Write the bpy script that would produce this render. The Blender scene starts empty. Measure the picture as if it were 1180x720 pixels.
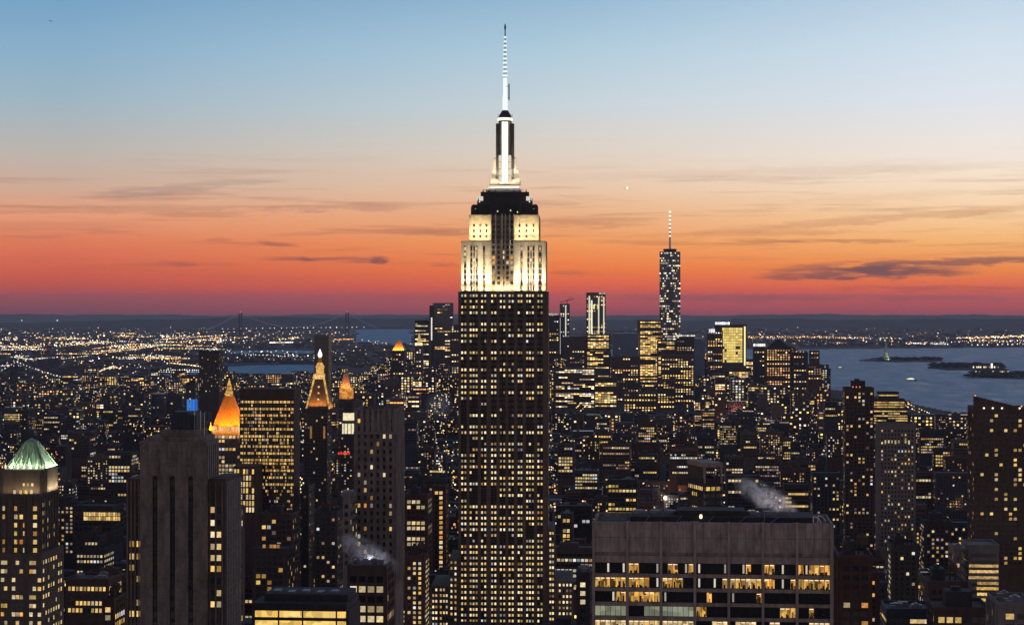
import bpy, math, random
from math import radians as R, sin, cos, pi, atan2, atan, tan, degrees, sqrt
random.seed(7)
S = bpy.context.scene
COL = S.collection

# ------------------------------------------------------------------ camera
F, CX, CY, H = 2278.0, 590.0, 351.0, 260.0      # focal length / principal point of the photograph in pixels, eye height in m
cam_d = bpy.data.cameras.new('camera')
cam = bpy.data.objects.new('camera', cam_d); COL.objects.link(cam)
cam.location = (0, 0, H); cam.rotation_euler = (R(90), 0, 0)
cam_d.sensor_width = 36; cam_d.lens = F/1180*36; cam_d.shift_y = -9/1180
cam_d.clip_start = 1; cam_d.clip_end = 400000
S.camera = cam

# ------------------------------------------------------------------ world: dusk sky
def lin(c): return tuple(((v/255)/12.92 if v/255 <= .04045 else ((v/255+.055)/1.055)**2.4) for v in c)
w = bpy.data.worlds.new('World'); S.world = w; w.use_nodes = True
nt = w.node_tree; N = nt.nodes; Lk = nt.links; N.clear()
out = N.new('ShaderNodeOutputWorld'); bg = N.new('ShaderNodeBackground'); Lk.new(bg.outputs[0], out.inputs[0])
def setin(sock, v):
    if hasattr(v, 'is_output'): Lk.new(v, sock)
    else: sock.default_value = v
def M(op, a, b=0.0, c=None, clamp=False):
    n = N.new('ShaderNodeMath'); n.operation = op; n.use_clamp = clamp
    setin(n.inputs[0], a); setin(n.inputs[1], b)
    if c is not None: setin(n.inputs[2], c)
    return n.outputs[0]
def MIX(f, a, b):
    n = N.new('ShaderNodeMix'); n.data_type = 'RGBA'; n.clamp_factor = True
    setin(n.inputs[0], f); setin(n.inputs[6], a); setin(n.inputs[7], b); return n.outputs[2]
tc = N.new('ShaderNodeTexCoord'); sx = N.new('ShaderNodeSeparateXYZ'); Lk.new(tc.outputs['Generated'], sx.inputs[0])
dx, dy, dz = sx.outputs
hor = M('SQRT', M('ADD', M('MULTIPLY', dx, dx), M('MULTIPLY', dy, dy)))
EL = M('MULTIPLY', M('ARCTAN2', dz, hor), 57.29578)         # elevation, degrees
AZ = M('MULTIPLY', M('ARCTAN2', dx, dy), 57.29578)          # azimuth from the view axis, degrees (sunset just right of it)
YS = [0, 60, 120, 180, 220, 250, 280, 310, 335, 352, 364]
SKY_L = [(118,162,196),(138,176,204),(160,184,198),(192,184,176),(212,174,152),(236,160,120),(230,126,90),(222,102,72),(206,80,62),(166,62,62),(124,52,64)]
SKY_M = [(152,187,213),(178,206,222),(202,214,220),(228,212,196),(238,200,168),(241,178,130),(251,158,90),(252,128,60),(246,94,54),(218,72,56),(158,56,60)]
SKY_R = [(192,213,232),(212,227,239),(226,232,240),(246,234,224),(254,228,198),(255,212,162),(255,188,116),(253,146,68),(250,102,58),(226,78,60),(170,60,62)]
TOPS = [(14,.62),(22,.30)]
def ramp(cols):
    r = N.new('ShaderNodeValToRGB'); r.color_ramp.interpolation = 'LINEAR'
    st = []
    for y, c in zip(YS, cols): st.append((degrees(atan((CY-y)/F)), lin(c)))
    st.append((13.0, tuple(v*.95 for v in lin(cols[0])))); st.append((20.0, tuple(v*k for v, k in zip(lin(cols[0]), (.66,.78,.92)))))
    st.append((29.5, tuple(v*k for v, k in zip(lin(cols[0]), (.36,.50,.70)))))
    st.append((-1.0, tuple(v*.8 for v in lin(cols[-1]))))
    st.sort()
    els = r.color_ramp.elements
    for i, (e, c) in enumerate(st):
        p = (e+1)/31
        el = els[i] if i < 2 else els.new(p)
        el.position = p
    for i, (e, c) in enumerate(st):
        els[i].position = (e+1)/31; els[i].color = (*c, 1)
    Lk.new(M('DIVIDE', M('ADD', EL, 1.0), 31.0, clamp=True), r.inputs[0])
    return r.outputs[0]
def sstep(v, a, b):
    n = N.new('ShaderNodeMapRange'); n.interpolation_type = 'SMOOTHSTEP'
    setin(n.inputs[0], v); n.inputs[1].default_value = a; n.inputs[2].default_value = b; return n.outputs[0]
def lstep(v, a, b):
    n = N.new('ShaderNodeMapRange'); setin(n.inputs[0], v); n.inputs[1].default_value = a; n.inputs[2].default_value = b; return n.outputs[0]
glow = MIX(lstep(AZ, -12.6, 1.5), ramp(SKY_L), ramp(SKY_M))
glow = MIX(lstep(AZ, 1.5, 13.5), glow, ramp(SKY_R))
# clouds, as thin bands in direction space
cmb = N.new('ShaderNodeCombineXYZ'); Lk.new(M('MULTIPLY', AZ, .75), cmb.inputs[0]); Lk.new(M('MULTIPLY', EL, 6.0), cmb.inputs[1])
nz = N.new('ShaderNodeTexNoise'); nz.inputs['Scale'].default_value = 1.0; nz.inputs['Detail'].default_value = 6; nz.inputs['Roughness'].default_value = .62
Lk.new(cmb.outputs[0], nz.inputs['Vector']); NZ = M('SUBTRACT', nz.outputs[0], .5)
cmb2 = N.new('ShaderNodeCombineXYZ'); Lk.new(M('MULTIPLY', AZ, .16), cmb2.inputs[0]); Lk.new(M('MULTIPLY', EL, 3.2), cmb2.inputs[1])
nz2 = N.new('ShaderNodeTexNoise'); nz2.inputs['Scale'].default_value = 1.0; nz2.inputs['Detail'].default_value = 5; nz2.inputs['Roughness'].default_value = .6
Lk.new(cmb2.outputs[0], nz2.inputs['Vector'])
streak = M('MULTIPLY', sstep(nz2.outputs[0], .50, .68), M('MULTIPLY', sstep(EL, .2, 1.4), M('SUBTRACT', 1.0, sstep(EL, 3.0, 4.6))))
sky = MIX(M('MULTIPLY', streak, .36), glow, (*lin((150, 96, 84)), 1))
CLOUDS = [(1000,313,130,11,-.015,.74,(112,78,82)),(1015,311,55,10,-.05,.6,(104,76,84)),(1125,302,120,5.5,-.03,.75,(128,82,86)),(930,320,70,4,0,.5,(140,78,80)),(372,299,85,4,0,.6,(140,84,82)),(437,300,12,5.5,0,.7,(118,74,80)),(353,299,9,4.5,0,.55,(130,80,80)),
 (180,221,90,6,-.07,.5,(168,142,132)),(265,212,70,4,-.05,.4,(176,150,138)),(150,243,260,6,-.01,.4,(182,132,112)),(380,240,130,5,0,.42,(178,130,112)),(520,266,110,6,-.02,.45,(176,116,92)),(322,282,30,2.6,.14,.55,(156,92,80)),(350,270,50,2.5,-.05,.35,(190,124,96)),
 (970,279,90,3.5,0,.55,(172,108,86)),(880,278,50,3,.02,.45,(180,112,86)),(1010,254,240,6,-.07,.42,(202,140,106)),(850,270,160,5,-.02,.38,(206,134,92)),(840,343,150,4.5,0,.45,(150,66,72)),(1060,343,120,4,0,.35,(150,66,74)),
 (900,200,330,8,-.02,.28,(208,184,166)),(1050,228,200,6,-.04,.25,(222,180,140)),(680,259,80,4.5,0,.4,(196,130,98)),(205,305,26,3,0,.4,(160,84,76)),(253,277,18,2.4,0,.4,(176,104,84)),(1085,333,130,4.5,.01,.4,(158,70,74)),(655,314,26,3,0,.35,(176,92,70)),(60,262,150,6,0,.28,(194,126,102)),(510,305,20,3,.05,.4,(170,92,74))]
for (px, py, rx, ry, tilt, k, c) in CLOUDS:
    u0 = degrees(atan((px-CX)/F)); v0 = degrees(atan((CY-py)/F)); ru = degrees(rx/F); rv = degrees(ry/F)
    du = M('SUBTRACT', AZ, u0)
    dv = M('ADD', M('SUBTRACT', M('SUBTRACT', EL, v0), M('MULTIPLY', du, -tilt)), M('MULTIPLY', NZ, rv*3.2))
    d2 = M('ADD', M('POWER', M('ABSOLUTE', M('DIVIDE', du, ru)), 2.0), M('POWER', M('ABSOLUTE', M('DIVIDE', dv, rv)), 2.0))
    m = M('MULTIPLY', M('SUBTRACT', 1.0, d2, clamp=True), M('MULTIPLY', k*1.5, M('ADD', .8, M('MULTIPLY', NZ, 3.4))), clamp=True)
    m = M('MINIMUM', m, k)
    sky = MIX(m, sky, (*lin(c), 1))
# away from the sunset the sky is already night blue
# and the low sky over midtown, behind the viewer, carries the city's own warm glow
night = MIX(sstep(EL, 4, 42), (.34, .27, .255, 1), (.072, .094, .180, 1))
side = M('SUBTRACT', 1.0, sstep(M('ABSOLUTE', M('SUBTRACT', AZ, 6.0)), 28, 95))
full = MIX(M('MULTIPLY', side, M('SUBTRACT', 1.0, sstep(EL, 22, 60))), night, sky)
Lk.new(full, bg.inputs[0]); bg.inputs[1].default_value = 1.0
w.cycles.sampling_method = 'MANUAL'; w.cycles.sample_map_resolution = 1024

# the sun has just set: only its last reddish afterglow comes in level from the right of the view
sd = bpy.data.lights.new('sun', 'SUN'); sd.energy = .04; sd.angle = R(18); sd.color = (1, .5, .3)
sun = bpy.data.objects.new('sun', sd); COL.objects.link(sun); sun.rotation_euler = (R(-87), 0, R(-14))

S.view_settings.view_transform = 'Standard'; S.view_settings.look = 'None'; S.view_settings.exposure = 0; S.view_settings.gamma = 1
S.view_settings.use_curve_mapping = False
cy = S.cycles
cy.max_bounces = 4; cy.diffuse_bounces = 2; cy.glossy_bounces = 2; cy.transmission_bounces = 2; cy.volume_bounces = 1; cy.transparent_max_bounces = 8
cy.caustics_reflective = False; cy.caustics_refractive = False; cy.sample_clamp_indirect = 4
cy.use_denoising = True

# ------------------------------------------------------------------ helpers
R2 = 2*7.4e6                                               # refraction-corrected earth curvature
def drop(x, y): return (x*x+y*y)/R2
def ground(px, py):                                        # where the ray through a photo pixel meets the ground
    t = (py-CY)/F; q = ((px-CX)/F)**2+1
    a = q/R2; disc = t*t-4*a*H
    D = (t-sqrt(disc))/(2*a) if disc > 0 else t/(2*a)
    return ((px-CX)/F*D, D)
def tag(o, label=None, cat=None, group=None, kind=None):
    if label: o['label'] = label
    if cat: o['category'] = cat
    if group: o['group'] = group
    if kind: o['kind'] = kind
    return o
def empty(name, loc, rz=0, label=None, cat=None, group=None):
    o = bpy.data.objects.new(name, None); COL.objects.link(o); o.location = loc; o.rotation_euler = (0, 0, rz)
    return tag(o, label, cat, group)
class MB:
    def __init__(s): s.v = []; s.f = []; s.m = []
    def poly(s, pts, mi=0):
        b = len(s.v); s.v.extend(pts); s.f.append(tuple(range(b, b+len(pts)))); s.m.append(mi)
    def box(s, x0, x1, y0, y1, z0, z1, mi=0, bottom=False):
        b = len(s.v)
        s.v.extend([(x0,y0,z0),(x1,y0,z0),(x1,y1,z0),(x0,y1,z0),(x0,y0,z1),(x1,y0,z1),(x1,y1,z1),(x0,y1,z1)])
        fs = [(b,b+1,b+5,b+4),(b+1,b+2,b+6,b+5),(b+2,b+3,b+7,b+6),(b+3,b,b+4,b+7),(b+4,b+5,b+6,b+7)]
        if bottom: fs.append((b+3,b+2,b+1,b))
        s.f.extend(fs); s.m.extend([mi]*len(fs))
    def loft(s, rings, mi=0, cap0=False, cap1=True):
        b = len(s.v); n = len(rings[0])
        for r in rings: s.v.extend(r)
        for k in range(len(rings)-1):
            for i in range(n):
                j = (i+1) % n
                s.f.append((b+k*n+i, b+k*n+j, b+(k+1)*n+j, b+(k+1)*n+i)); s.m.append(mi)
        if cap1: s.f.append(tuple(b+(len(rings)-1)*n+i for i in range(n))); s.m.append(mi)
        if cap0: s.f.append(tuple(b+i for i in reversed(range(n)))); s.m.append(mi)
    def lathe(s, cx, cy_, prof, n=12, mi=0, a0=0.0):
        s.loft([[(cx+r*cos(a0+2*pi*i/n), cy_+r*sin(a0+2*pi*i/n), z) for i in range(n)] for r, z in prof], mi, True, True)
    def frust(s, cx, cy_, hx0, hy0, z0, hx1, hy1, z1, mi=0):
        s.loft([[(cx-hx, cy_-hy, z), (cx+hx, cy_-hy, z), (cx+hx, cy_+hy, z), (cx-hx, cy_+hy, z)] for hx, hy, z in ((hx0, hy0, z0), (hx1, hy1, z1))], mi, True, True)
    def bar(s, p, q, r, n=5, mi=0):
        d = [q[i]-p[i] for i in range(3)]; L = sqrt(sum(c*c for c in d))
        if L < 1e-4: return
        d = [c/L for c in d]
        a = (0, 0, 1) if abs(d[2]) < .9 else (1, 0, 0)
        u = (d[1]*a[2]-d[2]*a[1], d[2]*a[0]-d[0]*a[2], d[0]*a[1]-d[1]*a[0]); L = sqrt(sum(c*c for c in u)); u = [c/L for c in u]
        v = (d[1]*u[2]-d[2]*u[1], d[2]*u[0]-d[0]*u[2], d[0]*u[1]-d[1]*u[0])
        s.loft([[tuple(o[k]+r*(cos(2*pi*i/n)*u[k]+sin(2*pi*i/n)*v[k]) for k in range(3)) for i in range(n)] for o in (p, q)], mi, True, True)
    def build(s, name, mats, parent=None, loc=(0, 0, 0), rz=0, smooth=False):
        me = bpy.data.meshes.new(name); me.from_pydata(s.v, [], s.f)
        for m_ in (mats if isinstance(mats, (list, tuple)) else [mats]): me.materials.append(m_)
        if any(s.m): me.polygons.foreach_set('material_index', s.m)
        if smooth: me.polygons.foreach_set('use_smooth', [True]*len(s.f))
        me.update()
        o = bpy.data.objects.new(name, me); COL.objects.link(o); o.location = loc; o.rotation_euler = (0, 0, rz)
        if parent: o.parent = parent
        return o

# ------------------------------------------------------------------ materials
def newmat(name):
    m = bpy.data.materials.new(name); m.use_nodes = True; m.node_tree.nodes.clear()
    return m, m.node_tree.nodes, m.node_tree.links
def wallmat(name, c, rough=.85, var=.35, scale=.25, metal=0.0, spec=.3, course=0.0):
    m, n, l = newmat(name)
    o = n.new('ShaderNodeOutputMaterial'); b = n.new('ShaderNodeBsdfPrincipled'); l.new(b.outputs[0], o.inputs[0])
    t = n.new('ShaderNodeTexCoord'); mp = n.new('ShaderNodeMapping'); mp.inputs['Scale'].default_value = (1, 1, .35)
    l.new(t.outputs['Object'], mp.inputs[0])
    z = n.new('ShaderNodeTexNoise'); z.inputs['Scale'].default_value = scale; z.inputs['Detail'].default_value = 7; z.inputs['Roughness'].default_value = .65
    l.new(mp.outputs[0], z.inputs['Vector'])
    oi = n.new('ShaderNodeObjectInfo')
    r = n.new('ShaderNodeValToRGB'); e = r.color_ramp.elements
    e[0].position = .3; e[1].position = .72
    e[0].color = (*[v*(1-var) for v in c], 1); e[1].color = (*[v*(1+var) for v in c], 1)
    l.new(z.outputs[0], r.inputs[0])
    l.new(r.outputs[0], b.inputs['Base Color'])
    if course:                                             # horizontal courses of stone
        wv = n.new('ShaderNodeTexBrick'); wv.inputs['Scale'].default_value = course
        sw = n.new('ShaderNodeCombineXYZ'); sp = n.new('ShaderNodeSeparateXYZ'); l.new(t.outputs['Object'], sp.inputs[0])
        ad = n.new('ShaderNodeMath'); l.new(sp.outputs[0], ad.inputs[0]); l.new(sp.outputs[1], ad.inputs[1])
        l.new(ad.outputs[0], sw.inputs[0]); l.new(sp.outputs[2], sw.inputs[1]); l.new(sw.outputs[0], wv.inputs['Vector'])
        wv.inputs['Color1'].default_value = (1, 1, 1, 1); wv.inputs['Color2'].default_value = (.82, .82, .82, 1); wv.inputs['Mortar'].default_value = (.55, .55, .55, 1)
        mx = n.new('ShaderNodeMix'); mx.data_type = 'RGBA'; mx.blend_type = 'MULTIPLY'; mx.inputs[0].default_value = 1
        l.new(r.outputs[0], mx.inputs[6]); l.new(wv.outputs[0], mx.inputs[7]); l.new(mx.outputs[2], b.inputs['Base Color'])
    b.inputs['Roughness'].default_value = rough; b.inputs['Metallic'].default_value = metal
    b.inputs['Specular IOR Level'].default_value = spec
    return m
def litmat(name, cols, smin=.35, smax=1.3, pw=1.6, tex=0.0, texlo=.35, stretch=(1, 1, 1)):
    """a lit window: every pane (mesh island or object) has its own brightness and tint"""
    m, n, l = newmat(name)
    o = n.new('ShaderNodeOutputMaterial'); e = n.new('ShaderNodeEmission'); l.new(e.outputs[0], o.inputs[0])
    g = n.new('ShaderNodeNewGeometry'); oi = n.new('ShaderNodeObjectInfo')
    ad = n.new('ShaderNodeMath'); ad.operation = 'MULTIPLY_ADD'; l.new(g.outputs['Random Per Island'], ad.inputs[0]); ad.inputs[1].default_value = 311.7
    ml = n.new('ShaderNodeMath'); ml.operation = 'MULTIPLY'; l.new(oi.outputs['Random'], ml.inputs[0]); ml.inputs[1].default_value = 977.3
    l.new(ml.outputs[0], ad.inputs[2])
    wn = n.new('ShaderNodeTexWhiteNoise'); wn.noise_dimensions = '1D'; l.new(ad.outputs[0], wn.inputs['W'])
    r = n.new('ShaderNodeValToRGB'); els = r.color_ramp.elements
    for i, c in enumerate(cols):
        el = els[i] if i < 2 else els.new(.5)
        el.position = i/max(1, len(cols)-1); el.color = (*c, 1)
    sp = n.new('ShaderNodeSeparateColor'); l.new(wn.outputs['Color'], sp.inputs[0])
    l.new(sp.outputs[0], r.inputs[0])
    pp = n.new('ShaderNodeMath'); pp.operation = 'POWER'; l.new(sp.outputs[1], pp.inputs[0]); pp.inputs[1].default_value = pw
    st = n.new('ShaderNodeMath'); st.operation = 'MULTIPLY_ADD'; l.new(pp.outputs[0], st.inputs[0]); st.inputs[1].default_value = smax-smin; st.inputs[2].default_value = smin
    last = st.outputs[0]
    if tex:                                                # what one sees inside: ceilings, blinds, furniture
        t = n.new('ShaderNodeTexCoord'); v = n.new('ShaderNodeTexVoronoi'); v.distance = 'CHEBYCHEV'; v.inputs['Scale'].default_value = tex
        mp = n.new('ShaderNodeMapping'); mp.inputs['Scale'].default_value = stretch; l.new(t.outputs['Object'], mp.inputs[0])
        l.new(mp.outputs[0], v.inputs['Vector']); v.inputs['Randomness'].default_value = .55
        s2 = n.new('ShaderNodeSeparateColor'); l.new(v.outputs['Color'], s2.inputs[0])
        mr = n.new('ShaderNodeMapRange'); l.new(s2.outputs[0], mr.inputs[0]); mr.inputs[3].default_value = texlo; mr.inputs[4].default_value = 1.15
        q = n.new('ShaderNodeMath'); q.operation = 'MULTIPLY'; l.new(last, q.inputs[0]); l.new(mr.outputs[0], q.inputs[1]); last = q.outputs[0]
    l.new(r.outputs[0], e.inputs[0]); l.new(last, e.inputs[1])
    m.cycles.emission_sampling = 'NONE'
    return m
def emat(name, c, s):
    m, n, l = newmat(name); o = n.new('ShaderNodeOutputMaterial'); e = n.new('ShaderNodeEmission'); l.new(e.outputs[0], o.inputs[0])
    e.inputs[0].default_value = (*c, 1); e.inputs[1].default_value = s; m.cycles.emission_sampling = 'NONE'; return m

CREAM, WARM, YEL, ORG, COOL = (1, .79, .43), (1, .64, .28), (1, .60, .14), (1, .40, .10), (.82, .90, 1)
LIT = {
 'w': litmat('lit_cream', [(1, .66, .28), (1, .77, .42), (1, .83, .54)], .3, 1.15, 1.1, tex=.9, texlo=.5),
 'y': litmat('lit_yellow', [YEL, (1, .68, .22), WARM], .35, 1.2, 1.2, tex=.9, texlo=.5),
 'o': litmat('lit_orange', [ORG, (1, .48, .13), YEL], .3, 1.1, 1.4, tex=.9, texlo=.5),
 'c': litmat('lit_white', [(1, .9, .75), COOL, (.9, 1, .95)], .25, 1.1, 1.5),
 'd': litmat('lit_dim', [(1, .55, .25), (1, .6, .4), (.75, .62, .75)], .08, .55, 1.4),
 'g': litmat('lit_greenish', [(.85, 1, .7), (.95, 1, .75)], .2, .5, 1.0),
 'b': litmat('lit_blue', [(.04, .22, .9), (.08, .38, 1)], .35, 1.0, 1.0),
 'e': litmat('lit_tower_cream', [(1, .68, .30), (1, .78, .42), (1, .83, .52)], .22, 1.4, .9),
 'r': litmat('lit_red', [(1, .05, .03), (1, .1, .06)], .5, 1.3, 1.0),
}
FARLIT = {
 'w': litmat('far_cream', [WARM, CREAM, (1, .86, .62)], .4, 2.8, 1.9),
 'y': litmat('far_yellow', [YEL, (1, .66, .2), WARM], .4, 2.8, 1.8),
 'o': litmat('far_orange', [ORG, (1, .5, .2), WARM], .4, 2.5, 1.8),
 'c': litmat('far_white', [(1, .92, .8), COOL, (1, .95, 1)], .25, 2.0, 2.2),
 'd': LIT['d'], 'g': LIT['g'], 'b': LIT['b'], 'r': LIT['r']}
GLASS = wallmat('dark_window_glass', (.016, .018, .022), .12, .3, .4, spec=.6)
MAT = {
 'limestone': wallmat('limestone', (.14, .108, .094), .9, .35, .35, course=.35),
 'crownstone': wallmat('lightened_limestone', (.34, .30, .24), .9, .25, .35, course=.35),  # the shaft's limestone again, floodlit paleness put into its colour
 'concrete': wallmat('pale_concrete', (.29, .238, .215), .85, .45, .6),
 'greybrick': wallmat('grey_brown_brick', (.205, .172, .154), .9, .5, .35, course=.45),
 'palebrick': wallmat('pale_brick', (.24, .215, .20), .9, .3, .5, course=.8),
 'brownbrick': wallmat('brown_brick', (.085, .055, .045), .9, .35, .3),
 'redbrick': wallmat('red_brick', (.085, .042, .036), .9, .35, .3),
 'citywall': wallmat('dark_city_wall', (.026, .026, .036), .95, .5, .1),  # very dark, slightly blue wall colour for the smaller blocks
 'cityred': wallmat('dark_red_brick', (.040, .026, .028), .95, .5, .1),  # very dark reddish wall colour for the smaller blocks
 'darkstone': wallmat('dark_stone', (.046, .042, .046), .9, .35, .3),
 'bluegrey': wallmat('blue_grey_cladding', (.040, .046, .066), .7, .35, .3),
 'tan': wallmat('tan_masonry', (.12, .095, .08), .9, .35, .3),
 'darkglass': wallmat('dark_curtain_glass', (.04, .045, .06), .2, .3, .1, spec=.8),
 'blueglass': wallmat('blue_curtain_glass', (.10, .16, .26), .3, .2, .1, spec=.7),
 'black': wallmat('blackened_metal', (.018, .016, .018), .6, .3, .5),
 'roofing': wallmat('tar_roofing', (.055, .055, .065), .95, .5, .15),
 'steel': wallmat('painted_steel', (.20, .20, .21), .5, .2, .5, metal=.3),
 'wood': wallmat('weathered_cedar', (.075, .05, .035), .9, .4, 1.0),
 'gold': wallmat('gilded_tiles', (.80, .36, .05), .45, .25, .8, metal=.35, course=1.2),
 'copper': wallmat('green_copper', (.25, .37, .25), .75, .5, .5),
 'white': wallmat('white_painted_metal', (.75, .73, .68), .6, .1, .5),
}

# ------------------------------------------------------------------ the ground sheet, water, hills
def inpoly(x, y, P):
    c = False; j = len(P)-1
    for i in range(len(P)):
        if (P[i][1] > y) != (P[j][1] > y) and x < (P[j][0]-P[i][0])*(y-P[i][1])/(P[j][1]-P[i][1])+P[i][0]: c = not c
        j = i
    return c
WATER = [[(640,402.5),(905,402),(1000,401.5),(1110,400.5),(1330,399),(1500,399),(1500,520),(1330,503),(1130,480),(1062,467),(1000,453),(950,447),(800,440),(640,436)],
         [(408,379.5),(458,378.5),(474,380),(474,398),(440,396),(412,394)],
         [(262,421.5),(300,420),(352,419.5),(378,421),(384,434),(352,440),(262,438),(120,446),(-200,455),(-200,446),(100,440)],
         [(296,374.6),(402,374.6),(420,379),(330,379.5)],
         [(262,404),(330,403),(380,404),(372,407),(270,407)]]
ISLES = [[(986,415.2),(1008,411.5),(1060,411.5),(1092,414.5),(1080,416.6),(1030,416.8)],
         [(1064,423.5),(1080,418.5),(1110,417),(1150,419),(1164,423),(1130,425.8),(1090,425.8)],
         [(1108,432.5),(1140,430.5),(1165,427),(1300,424),(1500,424),(1500,438),(1300,437),(1160,436)]]
def is_water(px, py):
    return any(inpoly(px, py, P) for P in WATER) and not any(inpoly(px, py, P) for P in ISLES)
def polar(rings, azs, zf):
    mb = MB(); n = len(azs)
    for d in rings:
        for a in azs:
            x, y = d*tan(a) if abs(a) < 1.2 else d*sin(a), d
            mb.v.append((x, y, zf(x, y)))
    for i in range(len(rings)-1):
        for j in range(n-1):
            b = i*n+j; mb.f.append((b, b+1, b+n+1, b+n)); mb.m.append(0)
    return mb
rings = [-1500, 200, 800]; py = 720.0
while py > 371.2:
    rings.append(ground(CX, py)[1]); py -= 1.6 if py > 520 else (.7 if py > 440 else .42)
rings += [62000, 80000]
rings = sorted(set(rings))
azs = [R(-50), R(-35), R(-24)]+[R(-18+.16*i) for i in range(226)]+[R(24), R(35), R(50)]
def land_z(x, y):
    z = -drop(x, y)
    if y > 3500:
        px = CX+F*x/y; pyy = CY+F*(H-z)/y
        if is_water(px, pyy): z -= 9
    return z
gm = wallmat('city_ground', (.020, .020, .026), .95, .5, .004)
g = polar(rings, azs, land_z).build('ground', gm); tag(g, kind='structure')
# water
wm, n, l = newmat('bay_water')
o_ = n.new('ShaderNodeOutputMaterial'); b_ = n.new('ShaderNodeBsdfPrincipled'); l.new(b_.outputs[0], o_.inputs[0])
b_.inputs['Base Color'].default_value = (.02, .21, .36, 1); b_.inputs['Roughness'].default_value = .30; b_.inputs['IOR'].default_value = 1.33; b_.inputs['Specular IOR Level'].default_value = .38  # strong blue base stands in for reflected sky blue
t_ = n.new('ShaderNodeTexCoord'); mp_ = n.new('ShaderNodeMapping'); mp_.inputs['Scale'].default_value = (.012, .005, .01); l.new(t_.outputs['Object'], mp_.inputs[0])
nn = n.new('ShaderNodeTexNoise'); nn.inputs['Scale'].default_value = 1; nn.inputs['Detail'].default_value = 8; nn.inputs['Roughness'].default_value = .7; l.new(mp_.outputs[0], nn.inputs['Vector'])
bp = n.new('ShaderNodeBump'); bp.inputs['Strength'].default_value = .5; bp.inputs['Distance'].default_value = 9; l.new(nn.outputs[0], bp.inputs['Height']); l.new(bp.outputs[0], b_.inputs['Normal'])
mr_ = n.new('ShaderNodeMapRange'); mr_.inputs[1].default_value = .35; mr_.inputs[2].default_value = .65; mr_.inputs[3].default_value = .42; mr_.inputs[4].default_value = .62
l.new(nn.outputs[0], mr_.inputs[0]); l.new(mr_.outputs[0], b_.inputs['Roughness'])
wr = [3600]+[3600*1.045**i for i in range(1, 64)]
wr = [d for d in wr if d < 60000]
wa = [R(-22+.5*i) for i in range(89)]
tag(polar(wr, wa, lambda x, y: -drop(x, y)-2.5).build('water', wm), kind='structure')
# far hills: long ridges
def ridge(name, D, prof, dep, col, seed):
    rnd = random.Random(seed); ph = [rnd.uniform(0, 6.28) for _ in range(8)]
    mb = MB(); xs = [-200+8*i for i in range(200)]
    for k, px in enumerate(xs):
        base = prof(px)
        wob = sum(sin(px*f_+ph[i])*a_ for i, (f_, a_) in enumerate(((.013, .6), (.031, .5), (.07, .35), (.17, .25), (.41, .2))))
        pyt = base-wob
        x = (px-CX)/F*D; z = H-(pyt-CY)/F*D
        zb = -drop(x, D)-60
        mb.v += [(x, D, zb), (x, D+dep*.4, (z+zb+60)/2 if z > zb+60 else zb), (x, D+dep*.6, z), (x*1.1, D+dep*1.8, zb)]
    for k in range(len(xs)-1):
        for i in range(3):
            a = k*4+i; mb.f.append((a, a+4, a+5, a+1)); mb.m.append(0)
    return tag(mb.build(name, wallmat(name+'_scrub', col, .95, .5, .002)), kind='structure')
ridge('far_hills', 40000, lambda px: 363.6 if px < 600 else 364.2-(px-600)*.0012, 5000, (.05, .06, .05), 3)
ridge('near_hills', 24000, lambda px: 367.5+(max(0, 230-px)*.02 if px < 230 else 0) if px < 620 else (370.5 if px < 860 else 368.5), 2600, (.045, .055, .045), 5)

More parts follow.
